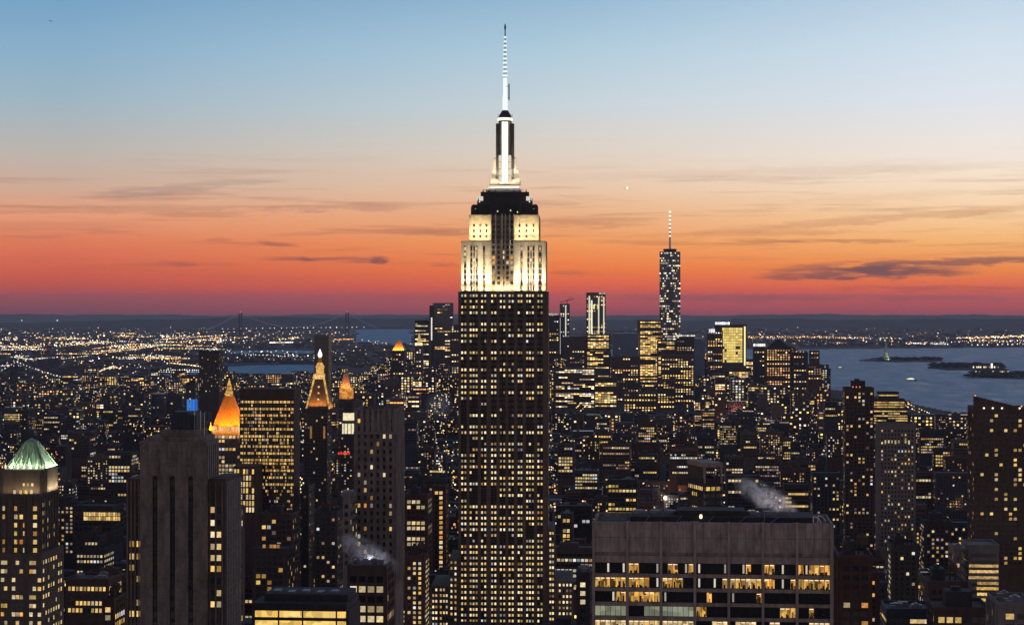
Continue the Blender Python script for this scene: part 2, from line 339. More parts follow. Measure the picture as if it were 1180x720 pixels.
# ------------------------------------------------------------------ building kit
STY = {  # pitch, window width, floor height, window height, pier depth, spandrel depth
 'office': (3.0, 2.3, 3.9, 2.1, .25, .35), 'band': (3.2, 3.1, 3.9, 1.9, 0, .5), 'pier': (2.6, 1.35, 3.8, 2.1, .55, 0),
 'resid': (3.4, 1.7, 3.1, 1.7, 0, 0), 'loft': (3.6, 2.7, 4.0, 2.5, .35, .25), 'punched': (2.9, 1.5, 3.6, 1.9, 0, 0),
 'fstrip': (7.5, 6.4, 4.6, 2.6, 0, 0), 'fdot': (7.0, 3.6, 6.0, 3.0, 0, 0)}
HUE = {'w': 'wwwwwyyc', 'y': 'yyyyyw', 'o': 'oooyw', 'c': 'ccwww', 'm': 'wwyyyocddd', 'd': 'dddw', 'g': 'yyyyyyo', 'b': 'b'}
class Bld:
    """One building: an Empty at the base of its front wall, with walls, roof and windows as parts."""
    def __init__(s, name, label, cat, px, D, rz=-5, group=None, pxx=None):
        x = (px-CX)/F*D if pxx is None else pxx
        s.D = D; s.s = D/F; s.dr = drop(x, D); s.x = x
        s.root = empty(name, (x, D, -s.dr), R(rz), label, cat, group); s.wins = []; s.mb = MB(); s.far = D > 3600
        s.rnd = random.Random(int(px*13+D*7)); s.nlit = 0
    def z(s, py): return H-(py-CY)*s.s+s.dr
    def dx(s, px, ref): return (px-ref)*s.s
    def win(s, fx, u, z, face, w, h, k, off=.07):
        s.wins.append((fx, u, z, face, w, h, k, off))
    def facade(s, face, x0, x1, y0, y1, z0, z1, st, p, hue, mode='row', zmin=0, relief=True, top=2.4, ends=1.0, rowp=None):
        pitch, ww, fh, wh, pier, span = STY[st] if isinstance(st, str) else st
        L = (x1-x0) if face == 'f' else (y1-y0)
        nc = max(1, int((L-ends)/pitch)); mar = (L-nc*pitch)/2
        nr = int((z1-z0-top)/fh); zmin = max(zmin, z0)
        rnd = s.rnd; hues = HUE[hue]
        colp = [rnd.random() for _ in range(nc)]
        for r in range(nr):
            zc = z1-top-(r+.5)*fh
            if zc-wh/2 < zmin: break
            rp = rowp(r) if rowp else rnd.choice((.05, .25, .6, 1.0, 1.5, 1.9)) if mode == 'row' else 1.0
            run = None; rl = 0
            for c in range(nc):
                if rl <= 0:
                    run = rnd.choice(hues) if rnd.random() < p*rp else None
                    rl = rnd.choice((1, 2, 3, 4, 6)) if mode == 'row' else 1
                rl -= 1
                k = run
                if mode == 'col': k = rnd.choice(hues) if rnd.random() < p*(1.9 if colp[c] > .6 else .35) else None
                if k is None and (s.far or mode == 'litonly'): continue
                u = mar+(c+.5)*pitch
                if face == 'f': s.win(x0+u, y0, zc, 'f', ww, wh, k)
                elif face == 'r': s.win(x1, y0+u, zc, 'r', ww, wh, k)
                else: s.win(x0, y1-u, zc, 'l', ww, wh, k)
        if relief and s.D < 2600:
            def slab(a0, a1, zz0, zz1, d):
                if face == 'f': s.mb.box(x0+a0, x0+a1, y0-d, y0, zz0, zz1, 0, True)
                elif face == 'r': s.mb.box(x1, x1+d, y0+a0, y0+a1, zz0, zz1, 0, True)
                else: s.mb.box(x0-d, x0, y1-a1, y1-a0, zz0, zz1, 0, True)
            zl = max(zmin-8, z0)
            if pier:
                for c in range(nc+1):
                    a = mar+c*pitch; g_ = (pitch-ww)/2
                    slab(max(.02, a-g_) if c else .02, min(L-.02, a+g_) if c < nc else L-.02, zl, z1-.6, pier)
            if span:
                for r in range(nr+1):
                    zt_ = z1-top-(r)*fh+(fh-wh)/2
                    if zt_ < zl+fh: break
                    slab(.05, L-.05, zt_-(fh-wh), min(zt_, z1-.7), span)
    def tier(s, x0, x1, y0, y1, z0, z1, st=None, p=.3, hue='w', mode='row', faces='fr', zmin=0, mi=0, para=True, **kw):
        s.mb.box(x0, x1, y0, y1, z0, z1-.9 if para else z1, mi)
        if para:                                           # parapet round the roof edge
            for (a, b, c, d) in ((x0-.15, x1+.15, y0-.15, y0+.4), (x0-.15, x1+.15, y1-.4, y1+.15), (x0-.15, x0+.4, y0+.4, y1-.4), (x1-.4, x1+.15, y0+.4, y1-.4)):
                s.mb.box(a, b, c, d, z1-1.0, z1+.35, mi, True)
        if st:
            for f_ in faces: s.facade(f_, x0, x1, y0, y1, z0, z1-.9, st, p, hue, mode, zmin, **kw)
    def tank(s, x, y, z, h=7.5, r=2.4):
        t = MB()
        for i in range(4):
            a = pi/4+i*pi/2; t.bar((x+r*.75*cos(a), y+r*.75*sin(a), z-.9), (x+r*.75*cos(a), y+r*.75*sin(a), z+h*.45), .16, 4, 1)
        t.lathe(x, y, [(r, z+h*.45), (r, z+h*.85), (r*1.08, z+h*.85), (.1, z+h*1.08)], 10, 0)
        t.build('water_tank', [MAT['wood'], MAT['black']], s.root)
    def house(s, x0, x1, y0, y1, z0, z1, mat='darkstone', name='penthouse'):
        t = MB(); t.box(x0, x1, y0, y1, z0-.9, z1)
        t.box(x0+.25*(x1-x0), x0+.6*(x1-x0), y0+.3*(y1-y0), y0+.7*(y1-y0), z1, z1+1.6)
        return t.build(name, MAT[mat], s.root)
    def finish(s, mats, nparts=0, fname='wall'):
        if s.mb.f: s.mb.build(fname, mats, s.root)
        T = FARLIT if s.far else LIT
        lit = [q for q in s.wins if q[6]]; dark = [q for q in s.wins if not q[6]]
        lit.sort(key=lambda q: -q[4]*q[5]-.001*q[2])
        s.nlit = len(lit)
        indiv = lit[:nparts]; rest = lit[nparts:]+dark
        if len(indiv) == nparts and False: rest = rest
        cache = {}
        for (fx, u, z, face, w_, h_, k, off) in indiv:
            key = (face, round(w_, 2), round(h_, 2), k)
            if key not in cache:
                m = MB(); a = w_/2; b = h_/2
                m.poly([(-a, 0, -b), (a, 0, -b), (a, 0, b), (-a, 0, b)], 0)
                m.box(-a-.08, a+.08, -.12, .03, -b-.14, -b-.01, 1, True)      # sill
                me = bpy.data.meshes.new('window'); me.from_pydata(m.v, [], m.f); me.materials.append(T[k]); me.materials.append(mats[0] if isinstance(mats, list) else mats)
                me.polygons.foreach_set('material_index', m.m); me.update(); cache[key] = me
            o = bpy.data.objects.new('window', cache[key]); COL.objects.link(o); o.parent = s.root
            o.rotation_euler = (0, 0, {'f': 0, 'r': pi/2, 'l': -pi/2}[face])
            o.location = (fx, u-off, z) if face == 'f' else (fx+off, u, z) if face == 'r' else (fx-off, u, z)
        if rest:
            m = MB(); ks = sorted({q[6] or '-' for q in rest}); idx = {k: i for i, k in enumerate(ks)}
            for (fx, u, z, face, w_, h_, k, off) in rest: addwin(m, fx, u, z, face, w_, h_, idx[k or '-'], off)
            o = m.build('window_grid', [GLASS if k == '-' else T[k] for k in ks], s.root); o['kind'] = 'stuff'
        return s
def addwin(m, fx, u, z, face, w_, h_, mi, off):
    a = w_/2; b = h_/2
    if face == 'f': m.poly([(fx-a, u-off, z-b), (fx+a, u-off, z-b), (fx+a, u-off, z+b), (fx-a, u-off, z+b)], mi)
    elif face == 'r': m.poly([(fx+off, u-a, z-b), (fx+off, u+a, z-b), (fx+off, u+a, z+b), (fx+off, u-a, z+b)], mi)
    else: m.poly([(fx-off, u+a, z-b), (fx-off, u-a, z-b), (fx-off, u-a, z+b), (fx-off, u+a, z+b)], mi)
HERO = []   # (px0, px1, ytop, ybottom still seen, D) so that the ordinary blocks keep clear
PLAN = []   # (x, y, radius) footprints taken
def hero(x0, x1, yt, yb, D, dep=30):
    HERO.append((x0, x1, yt, yb, D))
    xa = (x0-CX)/F*D; xb = (x1-CX)/F*D; PLAN.append((min(xa, xb)-8, max(xa, xb)+8, D-12, D+dep+12))
def area(parent, loc, sx_, sy_, power, c, rot, spread=None):
    d = bpy.data.lights.new('floodlight', 'AREA'); d.shape = 'RECTANGLE'; d.size = sx_; d.size_y = sy_; d.energy = power; d.color = c
    if spread: d.spread = R(spread)
    o = bpy.data.objects.new('floodlight_beam', d); COL.objects.link(o); o.parent = parent; o.location = loc; o.rotation_euler = rot
    return o
def aimed(parent, loc, target, sx_, sy_, power, c, spread=None):
    from mathutils import Vector
    o = area(parent, loc, sx_, sy_, power, c, (0, 0, 0), spread)
    o.rotation_euler = (Vector(target)-Vector(loc)).to_track_quat('-Z', 'Y').to_euler(); return o
def up(face, tilt=20):   # lamp lying on a ledge: shines up and leans in to the wall beside it
    t = R(180-tilt)
    return {'f': (t, 0, 0), 'r': (0, t, 0), 'l': (0, -t, 0), 'b': (-t, 0, 0)}[face]
# ------------------------------------------------------------------ the floodlit spire tower (Empire State Building)
B = Bld('art_deco_skyscraper', 'tallest tower, stepped limestone with floodlit white crown and antenna mast, centre of the skyline', 'skyscraper', 580, 1290, rz=-1.5)
hero(495, 662, 28, 720, 1290, 60)
zz = B.z; X = lambda px: (px-580)*B.s
LS, CS = MAT['limestone'], MAT['crownstone']
zmin = zz(724)
rowp_e = [.6,.8,.62,.45,.06,.75,.85,.4,.25,.03,.8,.3,.18,.95,.6,.5,.4,.7,.4,.22,.3,.3,.03,.7,.75,.06,.75,.6,.7,.55,.75,.8,.6,.85,.3,.5,.15,.75,.7,.85,.8,.8,.5,.3,.9,.95,.9,.85,.9,.92,.8,.9,.95,.9]
cols_z3 = [161,175,198,211,224,248,262,292,306,330,345,368,382,408,420,445,457,470,494,508]
cols = [X(490+c/3.789) for c in cols_z3]
# shaft core
B.mb.box(X(528), X(632), .5, 40, 0, zz(336))
bounds = [X(528)]+[(cols[i]+cols[i+1])/2 for i in range(19)]+[X(632)]
groups = [(0,1),(2,4),(5,6),(7,8),(9,10),(11,12),(13,14),(15,17),(18,19)]
# limestone piers between window groups, thin mullions inside groups
edges = []
for a, b in groups: edges.append((cols[a]-.85, cols[b]+.85))
prev = X(528)
for a, b in edges+[(X(632), None)]:
    B.mb.box(prev, a, -.35, .5, 0, zz(336)-.0, 0, True); prev = b
for a, b in groups:
    for i in range(a, b): B.mb.box(cols[i]+.85, cols[i+1]-.85, -.02, .5, 0, zz(336)-1, 1, True)
rnd = random.Random(11)
FH = 3.72
def esb_rows(cs, ztop, y, rows_p, face='f', x=None, hue='eeeeeeeeeewyyocd', skip=0):
    r = skip
    while True:
        zc = ztop-2.6-(r-skip)*FH
        if zc < zmin: break
        rp = rows_p[min(r, len(rows_p)-1)] if r < len(rows_p) else .92
        st = None; block = None
        for i, c in enumerate(cs):
            if i % 3 == 0: block = rnd.random() < min(1, rp*1.12)
            on = block and rnd.random() < .95 or (not block and rnd.random() < rp*.3)
            k = rnd.choice(hue) if on else None
            if face == 'f': B.win(c, y, zc, 'f', 1.12, 1.62, k)
            else: B.win(x, c, zc, face, 1.12, 1.62, k)
        r += 1
esb_rows(cols, zz(336), .5, rowp_e)
# spandrels of dark metal between the storeys of each window group
r = 0
while zz(336)-2.6-r*FH > zmin:
    zc = zz(336)-2.6-(r+.5)*FH
    for a, b in groups: B.mb.box(cols[a]-.85, cols[b]+.85, .3, .5, zc-.75, zc+.75, 1, True)
    r += 1
rside = [4+3.1*i for i in range(11)]
esb_rows(rside, zz(336), 0, [v*.45 for v in rowp_e], 'r', X(632))
# lower setbacks
def wing(x0, x1, y0, y1, yt, cs, p):
    B.mb.box(x0, x1, y0, y1, 0, zz(yt))
    esb_rows(cs, zz(yt), y0, [p]*60)
    for i in range(len(cs)+1):
        a = x0+.02 if i == 0 else cs[i-1]+.85; b = x1-.02 if i == len(cs) else cs[i]-.85
        B.mb.box(a, b, y0-.4, y0, 0, zz(yt)-.8, 0, True)
wing(X(517.5), X(528)-.01, -1.5, 44, 643, [X(520.3), X(525)], .75)
wing(X(632)+.01, X(639.5), -1.5, 44, 609, [X(634.2), X(637.2)], .8)
wing(X(497), X(517.5)-.02, -3, 50, 674, [X(499.5), X(503), X(508.2), X(511.8), X(515)], .72)
wing(X(639.5)+.02, X(660.5), -3, 50, 668, [X(645), X(649.5), X(653.5), X(657.5)], .85)
B.mb.build('shaft', [LS, MAT['black']], B.root); B.mb = MB()
# crown: floodlit storeys
c = MB()
yc0 = 2.6
zA, zB, zC = zz(336), zz(277.5), zz(248)
c.box(X(531), X(629), yc0+1.2, 37, zA, zB)
c.box(X(540), X(621), yc0+3.6, 35, zB, zC)
pcs = [(531,534.2),(537.2,541.6),(550.5,556.3),(558.8,565.6),(592.4,599.5),(602.2,607.6),(616,620.2),(624.2,629)]
for a, b in pcs: c.box(X(a), X(b), yc0, yc0+1.2, zA, zB-.5, 0, True)
for a, b in ((534.2,537.2),(541.6,550.5),(556.3,558.8),(599.5,602.2),(607.6,616),(620.2,624.2)):
    c.box(X(a), X(b), yc0+1.05, yc0+1.2, zA, zB-3.2, 1, True); c.box(X(a), X(b), yc0+.5, yc0+1.2, zB-3.2, zB-.5, 0, True)
    for r in range(8):
        zc = zB-5-r*FH
        c.box(X(a), X(b), yc0+.8, yc0+1.05, zc-2.45, zc-1.35, 2, True)
    if b-a > 5:
        for q in (.34, .66): c.box(X(a+(b-a)*q)-.28, X(a+(b-a)*q)+.28, yc0+.3, yc0+1.05, zA, zB-3.2, 0, True)
    for q in ([.5] if b-a < 5 else [.18, .5, .82]):
        for r in range(8):
            k = rnd.choice('wwy') if rnd.random() < .35 else None
            B.win(X(a+(b-a)*q), yc0+1.05, zB-5-r*FH, 'f', 1.3, 2.1, k)
# upper shoulders: plain with small windows
for a, b in ((540, 566), (592, 621)):
    c.box(X(a), X(b), yc0+2.4, yc0+3.6, zB, zC, 0, True)
    for q in (.22, .5, .78):
        for r in (0, 1, 2):
            B.win(X(a+(b-a)*q), yc0+2.4, zC-6.5-r*3.6, 'f', 1.2, 1.8, 'w' if rnd.random() < .12 else None)
    c.box(X(a)-.3, X(b)+.3, yc0+2.1, yc0+2.4, zC-1.2, zC+.4, 0, True)
# central recessed bay with slender piers
for a, b in ((565.6,566.6),(570.2,571.4),(577.6,579.0),(581.4,582.6),(586.6,587.8),(591.4,592.4)):
    c.box(X(a), X(b), yc0+.1, yc0+1.2, zA, zB, 0, True); c.box(X(a), X(b), yc0+.1, yc0+3.6, zB, zC+1, 0, True)
for r in range(15):
    zc = zC-4-r*3.35
    if zc < zA+3: break
    for a in (568.4, 574.4, 580.2, 584.6, 589.6):
        B.win(X(a), yc0+(1.2 if zc < zB else 3.6), zc, 'f', 1.7 if a != 580.2 else .9, 2.0, rnd.choice('wwo') if rnd.random() < (.4 if r > 5 else .1) else None)
for (x0, y0, y1, z0, z1) in ((X(629), 5, 36, zA, zB), (X(621), 7, 34, zB, zC)):     # west side piers
    for i in range(6):
        a = y0+i*(y1-y0)/6; c.box(x0, x0+.6, a, a+2.6, z0, z1-.6, 0, True)
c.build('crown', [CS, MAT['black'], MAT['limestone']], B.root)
MASTL_ = emat('ledge_lamp_glow', (1, .86, .6), 1.1)
# observatory storeys: dark stepped masses with corner turrets, then the white ledges
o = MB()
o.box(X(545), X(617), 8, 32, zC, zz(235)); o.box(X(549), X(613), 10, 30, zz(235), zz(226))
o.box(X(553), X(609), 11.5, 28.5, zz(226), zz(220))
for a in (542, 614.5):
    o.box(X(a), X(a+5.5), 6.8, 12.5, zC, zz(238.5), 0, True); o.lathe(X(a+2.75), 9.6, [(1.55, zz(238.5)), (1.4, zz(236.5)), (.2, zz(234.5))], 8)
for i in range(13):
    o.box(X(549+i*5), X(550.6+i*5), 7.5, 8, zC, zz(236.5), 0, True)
for a in (549, 606): o.box(X(a), X(a+7), 9, 10, zz(230.5), zz(225.5), 1, True)  # white ledge ends, their lit look put into emission
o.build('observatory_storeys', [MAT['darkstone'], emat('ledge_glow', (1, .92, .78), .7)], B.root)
for a in (546.5, 550.5, 556, 563, 570, 592, 599, 606, 611.5, 615.5):
    o = MB(); o.frust(X(a), 9, .45, .45, zz(238 if a < 548 or a > 614 else 231 if a < 555 or a > 607 else 220.5), .12, .12, zz(236 if a < 548 or a > 614 else 227 if a < 555 or a > 607 else 217)); o.build('roof_pinnacle', MAT['darkstone'], B.root)
for px_, py_ in ((552, 232), (610, 232), (547, 240), (615, 240), (573, 243), (588, 242), (596, 244)):
    o = MB(); o.lathe(X(px_), 7.2, [(.15, zz(py_)-.45), (.5, zz(py_)), (.15, zz(py_)+.45)], 6); o.build('ledge_lamp', MASTL_, B.root)
o = MB()
for (a, b, y0, z0, z1) in ((559, 600, 12.5, 220, 217.3), (561.5, 598, 13.5, 215.8, 213.2)):
    o.box(X(a), X(b), y0, 28, zz(z0), zz(z1)); 
o.box(X(563), X(597), 14.5, 27, zz(217.3), zz(215.8), 1)
for i in range(22):
    xx = X(557)+i*(X(603)-X(557))/21; o.box(xx, xx+.12, 11.6, 11.72, zz(220), zz(217.5), 1, True)
o.box(X(557), X(603), 11.55, 11.75, zz(217.6), zz(217.3), 1, True)
o.build('observation_deck', [MAT['white'], MAT['black']], B.root)
# mooring mast
my = 20.5
zz_front = zz
def zz(py): return H-(py-CY)*(1310.5/F)+B.dr     # the mast stands 20 m behind the front wall
o = MB(); o.lathe(X(581), my, [(5.1, zz(213)), (4.6, zz(180)), (4.4, zz(141))], 16)
for sx_ in (-1, 1):
    for (w0, za, zb_) in ((10.2, 213, 206), (8.6, 206, 196), (7.3, 196, 182), (6.0, 182, 143)):
        o.box(X(581)+min(sx_*2.6, sx_*w0), X(581)+max(sx_*2.6, sx_*w0), my-3.2, my+3.2, zz(za), zz(zb_), 1 if za == 182 else 0, True)
    for e in (-1, 1): o.box(X(581)+sx_*5.3-.7, X(581)+sx_*5.3+.7, my+e*3.3-.6, my+e*3.3+.6, zz(207), zz(146), 1, True)
o.build('mooring_mast', [CS, MAT['darkstone']], B.root)
MASTL = emat('mast_glass_glow', (1, .93, .78), 1.5)
for sx_, wd in ((0, 2.3),):
    o = MB()
    for zi in range(10):
        za = 211-zi*7; o.box(X(581)-2.0, X(581)-.12, my-5.6, my-4.2, zz(za), zz(za-6.7), 0, True); o.box(X(581)+.12, X(581)+2.0, my-5.6, my-4.2, zz(za), zz(za-6.7), 0, True)
    o.build('lit_mast_window', MASTL, B.root)
SIDEG = emat('mast_side_glow', (1, .86, .62), .8)
for sx_ in (-3.2, 3.2):
    o = MB()
    for zi in range(4): o.box(X(581)+sx_-.9, X(581)+sx_+.9, my-5.0, my-3.3, zz(211-zi*8), zz(211-zi*8-7.2), 0, True)
    o.build('lit_mast_window', SIDEG, B.root)
o = MB(); o.lathe(X(581), my, [(4.9, zz(139.4)), (4.9, zz(136.4))], 16); o.build('lit_mast_ring', MASTL, B.root)
o = MB(); o.lathe(X(581), my, [(4.4, zz(141)), (4.2, zz(136.6)), (3.9, zz(133)), (2.6, zz(129.5)), (1.9, zz(127.5))], 16)
for i in range(8):
    a = i*pi/4; o.bar((X(581)+4.6*cos(a), my+4.6*sin(a), zz(136.4)), (X(581)+4.6*cos(a), my+4.6*sin(a), zz(132)), .18, 4)
o.build('mast_dome', MAT['darkstone'], B.root)
ANT = emat('antenna_white_glow', (.92, .96, 1), 1.05)  # antenna's white lighting put into the emission of drum and rings
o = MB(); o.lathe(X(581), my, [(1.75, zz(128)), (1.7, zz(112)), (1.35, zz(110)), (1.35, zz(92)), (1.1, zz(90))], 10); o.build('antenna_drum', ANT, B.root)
o = MB(); o.bar((X(585.6), my-1, zz(116)), (X(585.6), my-1, zz(97)), .45, 6)
for y_ in (113, 100): o.bar((X(581), my-1, zz(y_)), (X(585.6), my-1, zz(y_)), .15, 4)
o.build('antenna_pod', MAT['black'], B.root)
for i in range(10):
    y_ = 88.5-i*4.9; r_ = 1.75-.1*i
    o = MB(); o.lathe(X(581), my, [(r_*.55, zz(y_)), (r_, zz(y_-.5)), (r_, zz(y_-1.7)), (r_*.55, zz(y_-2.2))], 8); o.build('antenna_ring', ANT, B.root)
o = MB()
for i in range(4):
    a = pi/4+i*pi/2; o.bar((X(581)+1.0*cos(a), my+1.0*sin(a), zz(90)), (X(581)+.35*cos(a), my+.35*sin(a), zz(40)), .14, 4)
for i in range(24):
    z0, z1 = zz(90)+i*(zz(40)-zz(90))/24, zz(90)+(i+1)*(zz(40)-zz(90))/24; r0 = .9-.025*i; o.bar((X(581)-r0*.7, my-r0*.7, z0), (X(581)+r0*.7, my-r0*.7, z1), .09, 4)
o.bar((X(581), my, zz(42)), (X(581), my, zz(28)), .42, 6); o.bar((X(581), my, zz(34)), (X(581), my, zz(30)), .7, 6)
o.build('antenna_mast', MAT['bluegrey'], B.root)
B.finish([LS, MAT['black']], 100)
zm213, zm220 = zz(213), zz(220); zz = zz_front
FL = (1, .84, .56)
for a, b in ((531, 566), (592, 629)):
    area(B.root, ((X(a)+X(b))/2, .5, zA+.5), abs(X(b)-X(a))-.6, .5, 5000, FL, up('f', 9))
    area(B.root, ((X(a)+X(b))/2, .5, zA+.55), abs(X(b)-X(a))-.6, .5, 15000, FL, up('f', 6), 40)
    m_ = MB(); m_.box(X(a)+.4, X(b)-.4, -.1, .2, zA, zA+.35, 0, True); m_.build('floodlight_trough', MAT['black'], B.root)
area(B.root, (X(579), .5, zA+.5), 13, .4, 5500, (1, .75, .45), up('f', 10))
for a, b in ((540, 566), (592, 621)):
    area(B.root, ((X(a)+X(b))/2, yc0+.3, zB+.5), abs(X(b)-X(a))-.6, .5, 3000, (1, .76, .40), up('f', 12))
    area(B.root, ((X(a)+X(b))/2, yc0+.3, zB+.55), abs(X(b)-X(a))-.6, .5, 5000, (1, .76, .40), up('f', 8), 50)
area(B.root, (X(629)+1.3, 20, zA+.5), 28, .5, 6000, FL, (0, R(168), R(0)))
for sx_ in (-1, 1):
    area(B.root, (X(581)+sx_*5.5, 14.4, zm213+.4), 9, .5, 1900, (1, .88, .64), up('f', 12))
    area(B.root, (X(581)+sx_*5.5, 14.4, zm213+.45), 9, .5, 2600, (1, .88, .64), up('f', 8), 40)
area(B.root, (X(581), 12.1, zm220+.3), 22, .4, 700, (1, .92, .75), up('f', 25))

# ------------------------------------------------------------------ concrete slab with lit bays, lower right
B = Bld('concrete_office_slab', 'wide pale concrete slab with seven window bays and blank top band, lower right', 'office building', 821.5, 532)
hero(683, 961, 588, 720, 532, 34)
zz = B.z; X = lambda px: (px-821.5)*B.s; s_ = B.s
bx = [684+38.95*i for i in range(8)]
ztop = zz(602); dep = 27
B.mb.box(X(683.5), X(959.5), 1.1, dep, 0, ztop-2.2)                                  # core
B.mb.box(X(683.5), X(959.5), .25, 1.1, zz(637), ztop, 0, True)                        # blank band
B.mb.box(X(683.5), X(959.5), dep-.5, dep, ztop-3, ztop-.3, 0, True)
for a, b in ((683.5, 685.5), (957.5, 959.5)): B.mb.box(X(a), X(b), 1.1, dep-.5, ztop-3, ztop-.3, 0, True)
for i in range(8): B.mb.box(X(bx[i]-1.5), X(bx[i]+1.5), -.35, 1.1, 0, ztop+.12, 0, True)
B.mb.box(X(683.5), X(959.5), .2, 1.1, zz(649), zz(641), 0, True)
pit = 16.53
for r in range(1, 8):
    zt_ = zz(649+12.6+(r-1)*pit); B.mb.box(X(683.5), X(959.5), .2, 1.1, zt_-3.95*s_, zt_, 0, True)
    B.mb.box(X(683.5), X(959.5), .1, .2, zt_-.35, zt_-.1, 0, True)
for i in range(7):                                                                  # panel joints on the blank band
    for k in (1, 2, 3): B.mb.box(X(bx[i]+k*9.73)-.03, X(bx[i]+k*9.73)+.03, .23, .25, zz(636), ztop-.3, 1, True)
B.mb.box(X(684), X(959), .23, .25, zz(620)-.04, zz(620)+.04, 1, True)
B.mb.build('wall', [MAT['concrete'], MAT['black']], B.root); B.mb = MB()
ROOM = {'o': litmat('office_orange', [(1, .42, .07), (1, .52, .15)], .5, 1.1, 1, tex=1.0, texlo=.05, stretch=(1.1, 1, .45)), 'y': litmat('office_yellow', [(1, .48, .08), (1, .60, .16)], .5, 1.1, 1, tex=1.0, texlo=.14, stretch=(1.2, 1, .5)),
        'w': litmat('office_cream', [(1, .74, .38), (1, .64, .26)], .5, 1.1, 1, tex=1.1, texlo=.25, stretch=(1.2, 1, .5)), 'g': litmat('office_pale_green', [(.84, .86, .58), (.74, .84, .62)], .24, .36, 1, tex=.5, texlo=.6),
        'b': litmat('pale_blind_glow', [(1, .86, .66), (.95, .85, .75)], .25, .75, 1)}
ROWS = ['..b..b|yo...b|.oo.by|b....b|..bo..|yo.b..|oboyoo', 'yyooyy|yyyo.b|yoyy..|b..b.y|wyowyy|oo.b.o|yyyyyy', '...byo|yyyyyy|b.....|..o...|b....o|......|......',
        'gggggg|...ggg|gggggg|yy....|......|...yyo|..o...', 'wwwwww|wwwyww|wwwwww|...www|.wwww.|.ww...|..wwww', 'yy..ww|....yy|ww....|y.....|...ww.|wwww..|......', '......|yyyy..|......|...oo.|wwwwww|......|oo....']
CEIL = emat('ceiling_light_glow', (1, .86, .62), 1.5); rr2 = random.Random(77)
for r, row in enumerate(ROWS):
    z1 = zz(649.3+r*pit); z0 = z1-12.2*s_
    for i, bay in enumerate(row.split('|')):
        f = MB(); x0, x1 = X(bx[i]+1.6), X(bx[i+1]-1.6); pw_ = (x1-x0)/6
        for k in range(7): f.box(x0+k*pw_-.05, x0+k*pw_+.05, .55, .70, z0, z1, 0, True)
        f.box(x0, x1, .56, .69, z0, z0+.12, 0, True); f.box(x0, x1, .56, .69, z1-.12, z1, 0, True)
        wo = f.build('window', MAT['black'], B.root)
        p = MB(); keys = sorted(set(bay)); ix = {k: j for j, k in enumerate(keys)}
        for k, ch in enumerate(bay):
            a, b = x0+k*pw_+.05, x0+(k+1)*pw_-.05
            if ch == 'b':                                  # a half drawn blind, the light on it put into its emission
                p.poly([(a, .66, z0+.12), (b, .66, z0+.12), (b, .66, z1-.12), (a, .66, z1-.12)], len(keys))
                p.poly([(a+.35*pw_, .62, z0+.3), (a+.7*pw_, .62, z0+.3), (a+.7*pw_, .62, z1-.2), (a+.35*pw_, .62, z1-.2)], ix[ch])
            else: p.poly([(a, .66, z0+.12), (b, .66, z0+.12), (b, .66, z1-.12), (a, .66, z1-.12)], ix[ch])
        d_ = MB(); g_ = MB()
        for k, ch in enumerate(bay):
            if ch in 'oyw':
                a = x0+k*pw_
                for t in range(rr2.randint(1, 3)):           # desks, cabinets and people against the light
                    q = a+.1+rr2.random()*(pw_-.6); d_.box(q, q+rr2.uniform(.18, .6), .62, .655, z0+.12, z0+rr2.choice((.5, .8, 1.1, 1.7)), 0, True)
                if rr2.random() < .6: g_.box(a+.15, a+pw_-.2, .63, .655, z1-.45, z1-.3, 0, True)
        if d_.f: d_.build('furniture', MAT['brownbrick'], wo)
        if g_.f: g_.build('ceiling_light', CEIL, wo)
        p.build('pane', [GLASS if k == '.' else ROOM[k] for k in keys]+[GLASS], wo)
# roof plant
o = MB(); o.box(X(725), X(940), 9, 24, ztop-2.2, ztop+.6); o.box(X(780), X(860), 12, 22, ztop+.6, ztop+2.0); o.box(X(690), X(722), 8, 20, ztop-2.2, ztop-.6)
for i in range(10): o.lathe(X(735+i*19), 16, [(1.6, ztop+.6), (1.6, ztop+1.5), (1.2, ztop+1.7)], 10, 1)
for i in range(5): o.bar((X(740+i*35), 8.2, ztop-2.2), (X(748+i*38), 8.2, ztop+1.0), .12, 4, 1)
for i in range(26):
    x_ = X(690)+rr2.random()*(X(950)-X(690)); y_ = rr2.uniform(2.5, 8); w_ = rr2.uniform(.5, 2.2); o.box(x_, x_+w_*1.5, y_, y_+w_, ztop-2.2, ztop-1.9+rr2.random()*1.6, rr2.randrange(2))
for y_ in (3.4, 5.2, 6.8): o.bar((X(700), y_, ztop-1.7), (X(935), y_, ztop-1.7), .22, 5, 1)
o.build('roof_plant', [MAT['darkstone'], MAT['steel']], B.root)
o = MB()
for k, off in enumerate((0, 6)):                                                     # curved rails of the window-cleaning rig
    pts = [(X(937+off+9*sin(t*.16)), 3+k*2.5, ztop+1.6-2.6*(1-cos(t*.16))*.9) for t in range(9)]
    for a, b in zip(pts, pts[1:]): o.bar(a, b, .16, 5)
    o.bar((X(937+off), 3+k*2.5, ztop-2.2), pts[0], .16, 5)
o.build('window_cleaning_rig', MAT['white'], B.root)
o = MB()
for px in (687, 881, 948): o.bar((X(px), 2.5, ztop-2.2), (X(px), 2.5, ztop+2.2), .1, 5)
o.build('roof_rail', MAT['steel'], B.root)
o = MB(); o.lathe(X(808), 8.5, [(.3, ztop+.2), (.45, ztop+.7), (.3, ztop+1.3)], 8); o.build('roof_lamp', emat('roof_lamp_glow', (1, .85, .5), 1.6), B.root)
B.finish(MAT['concrete'])

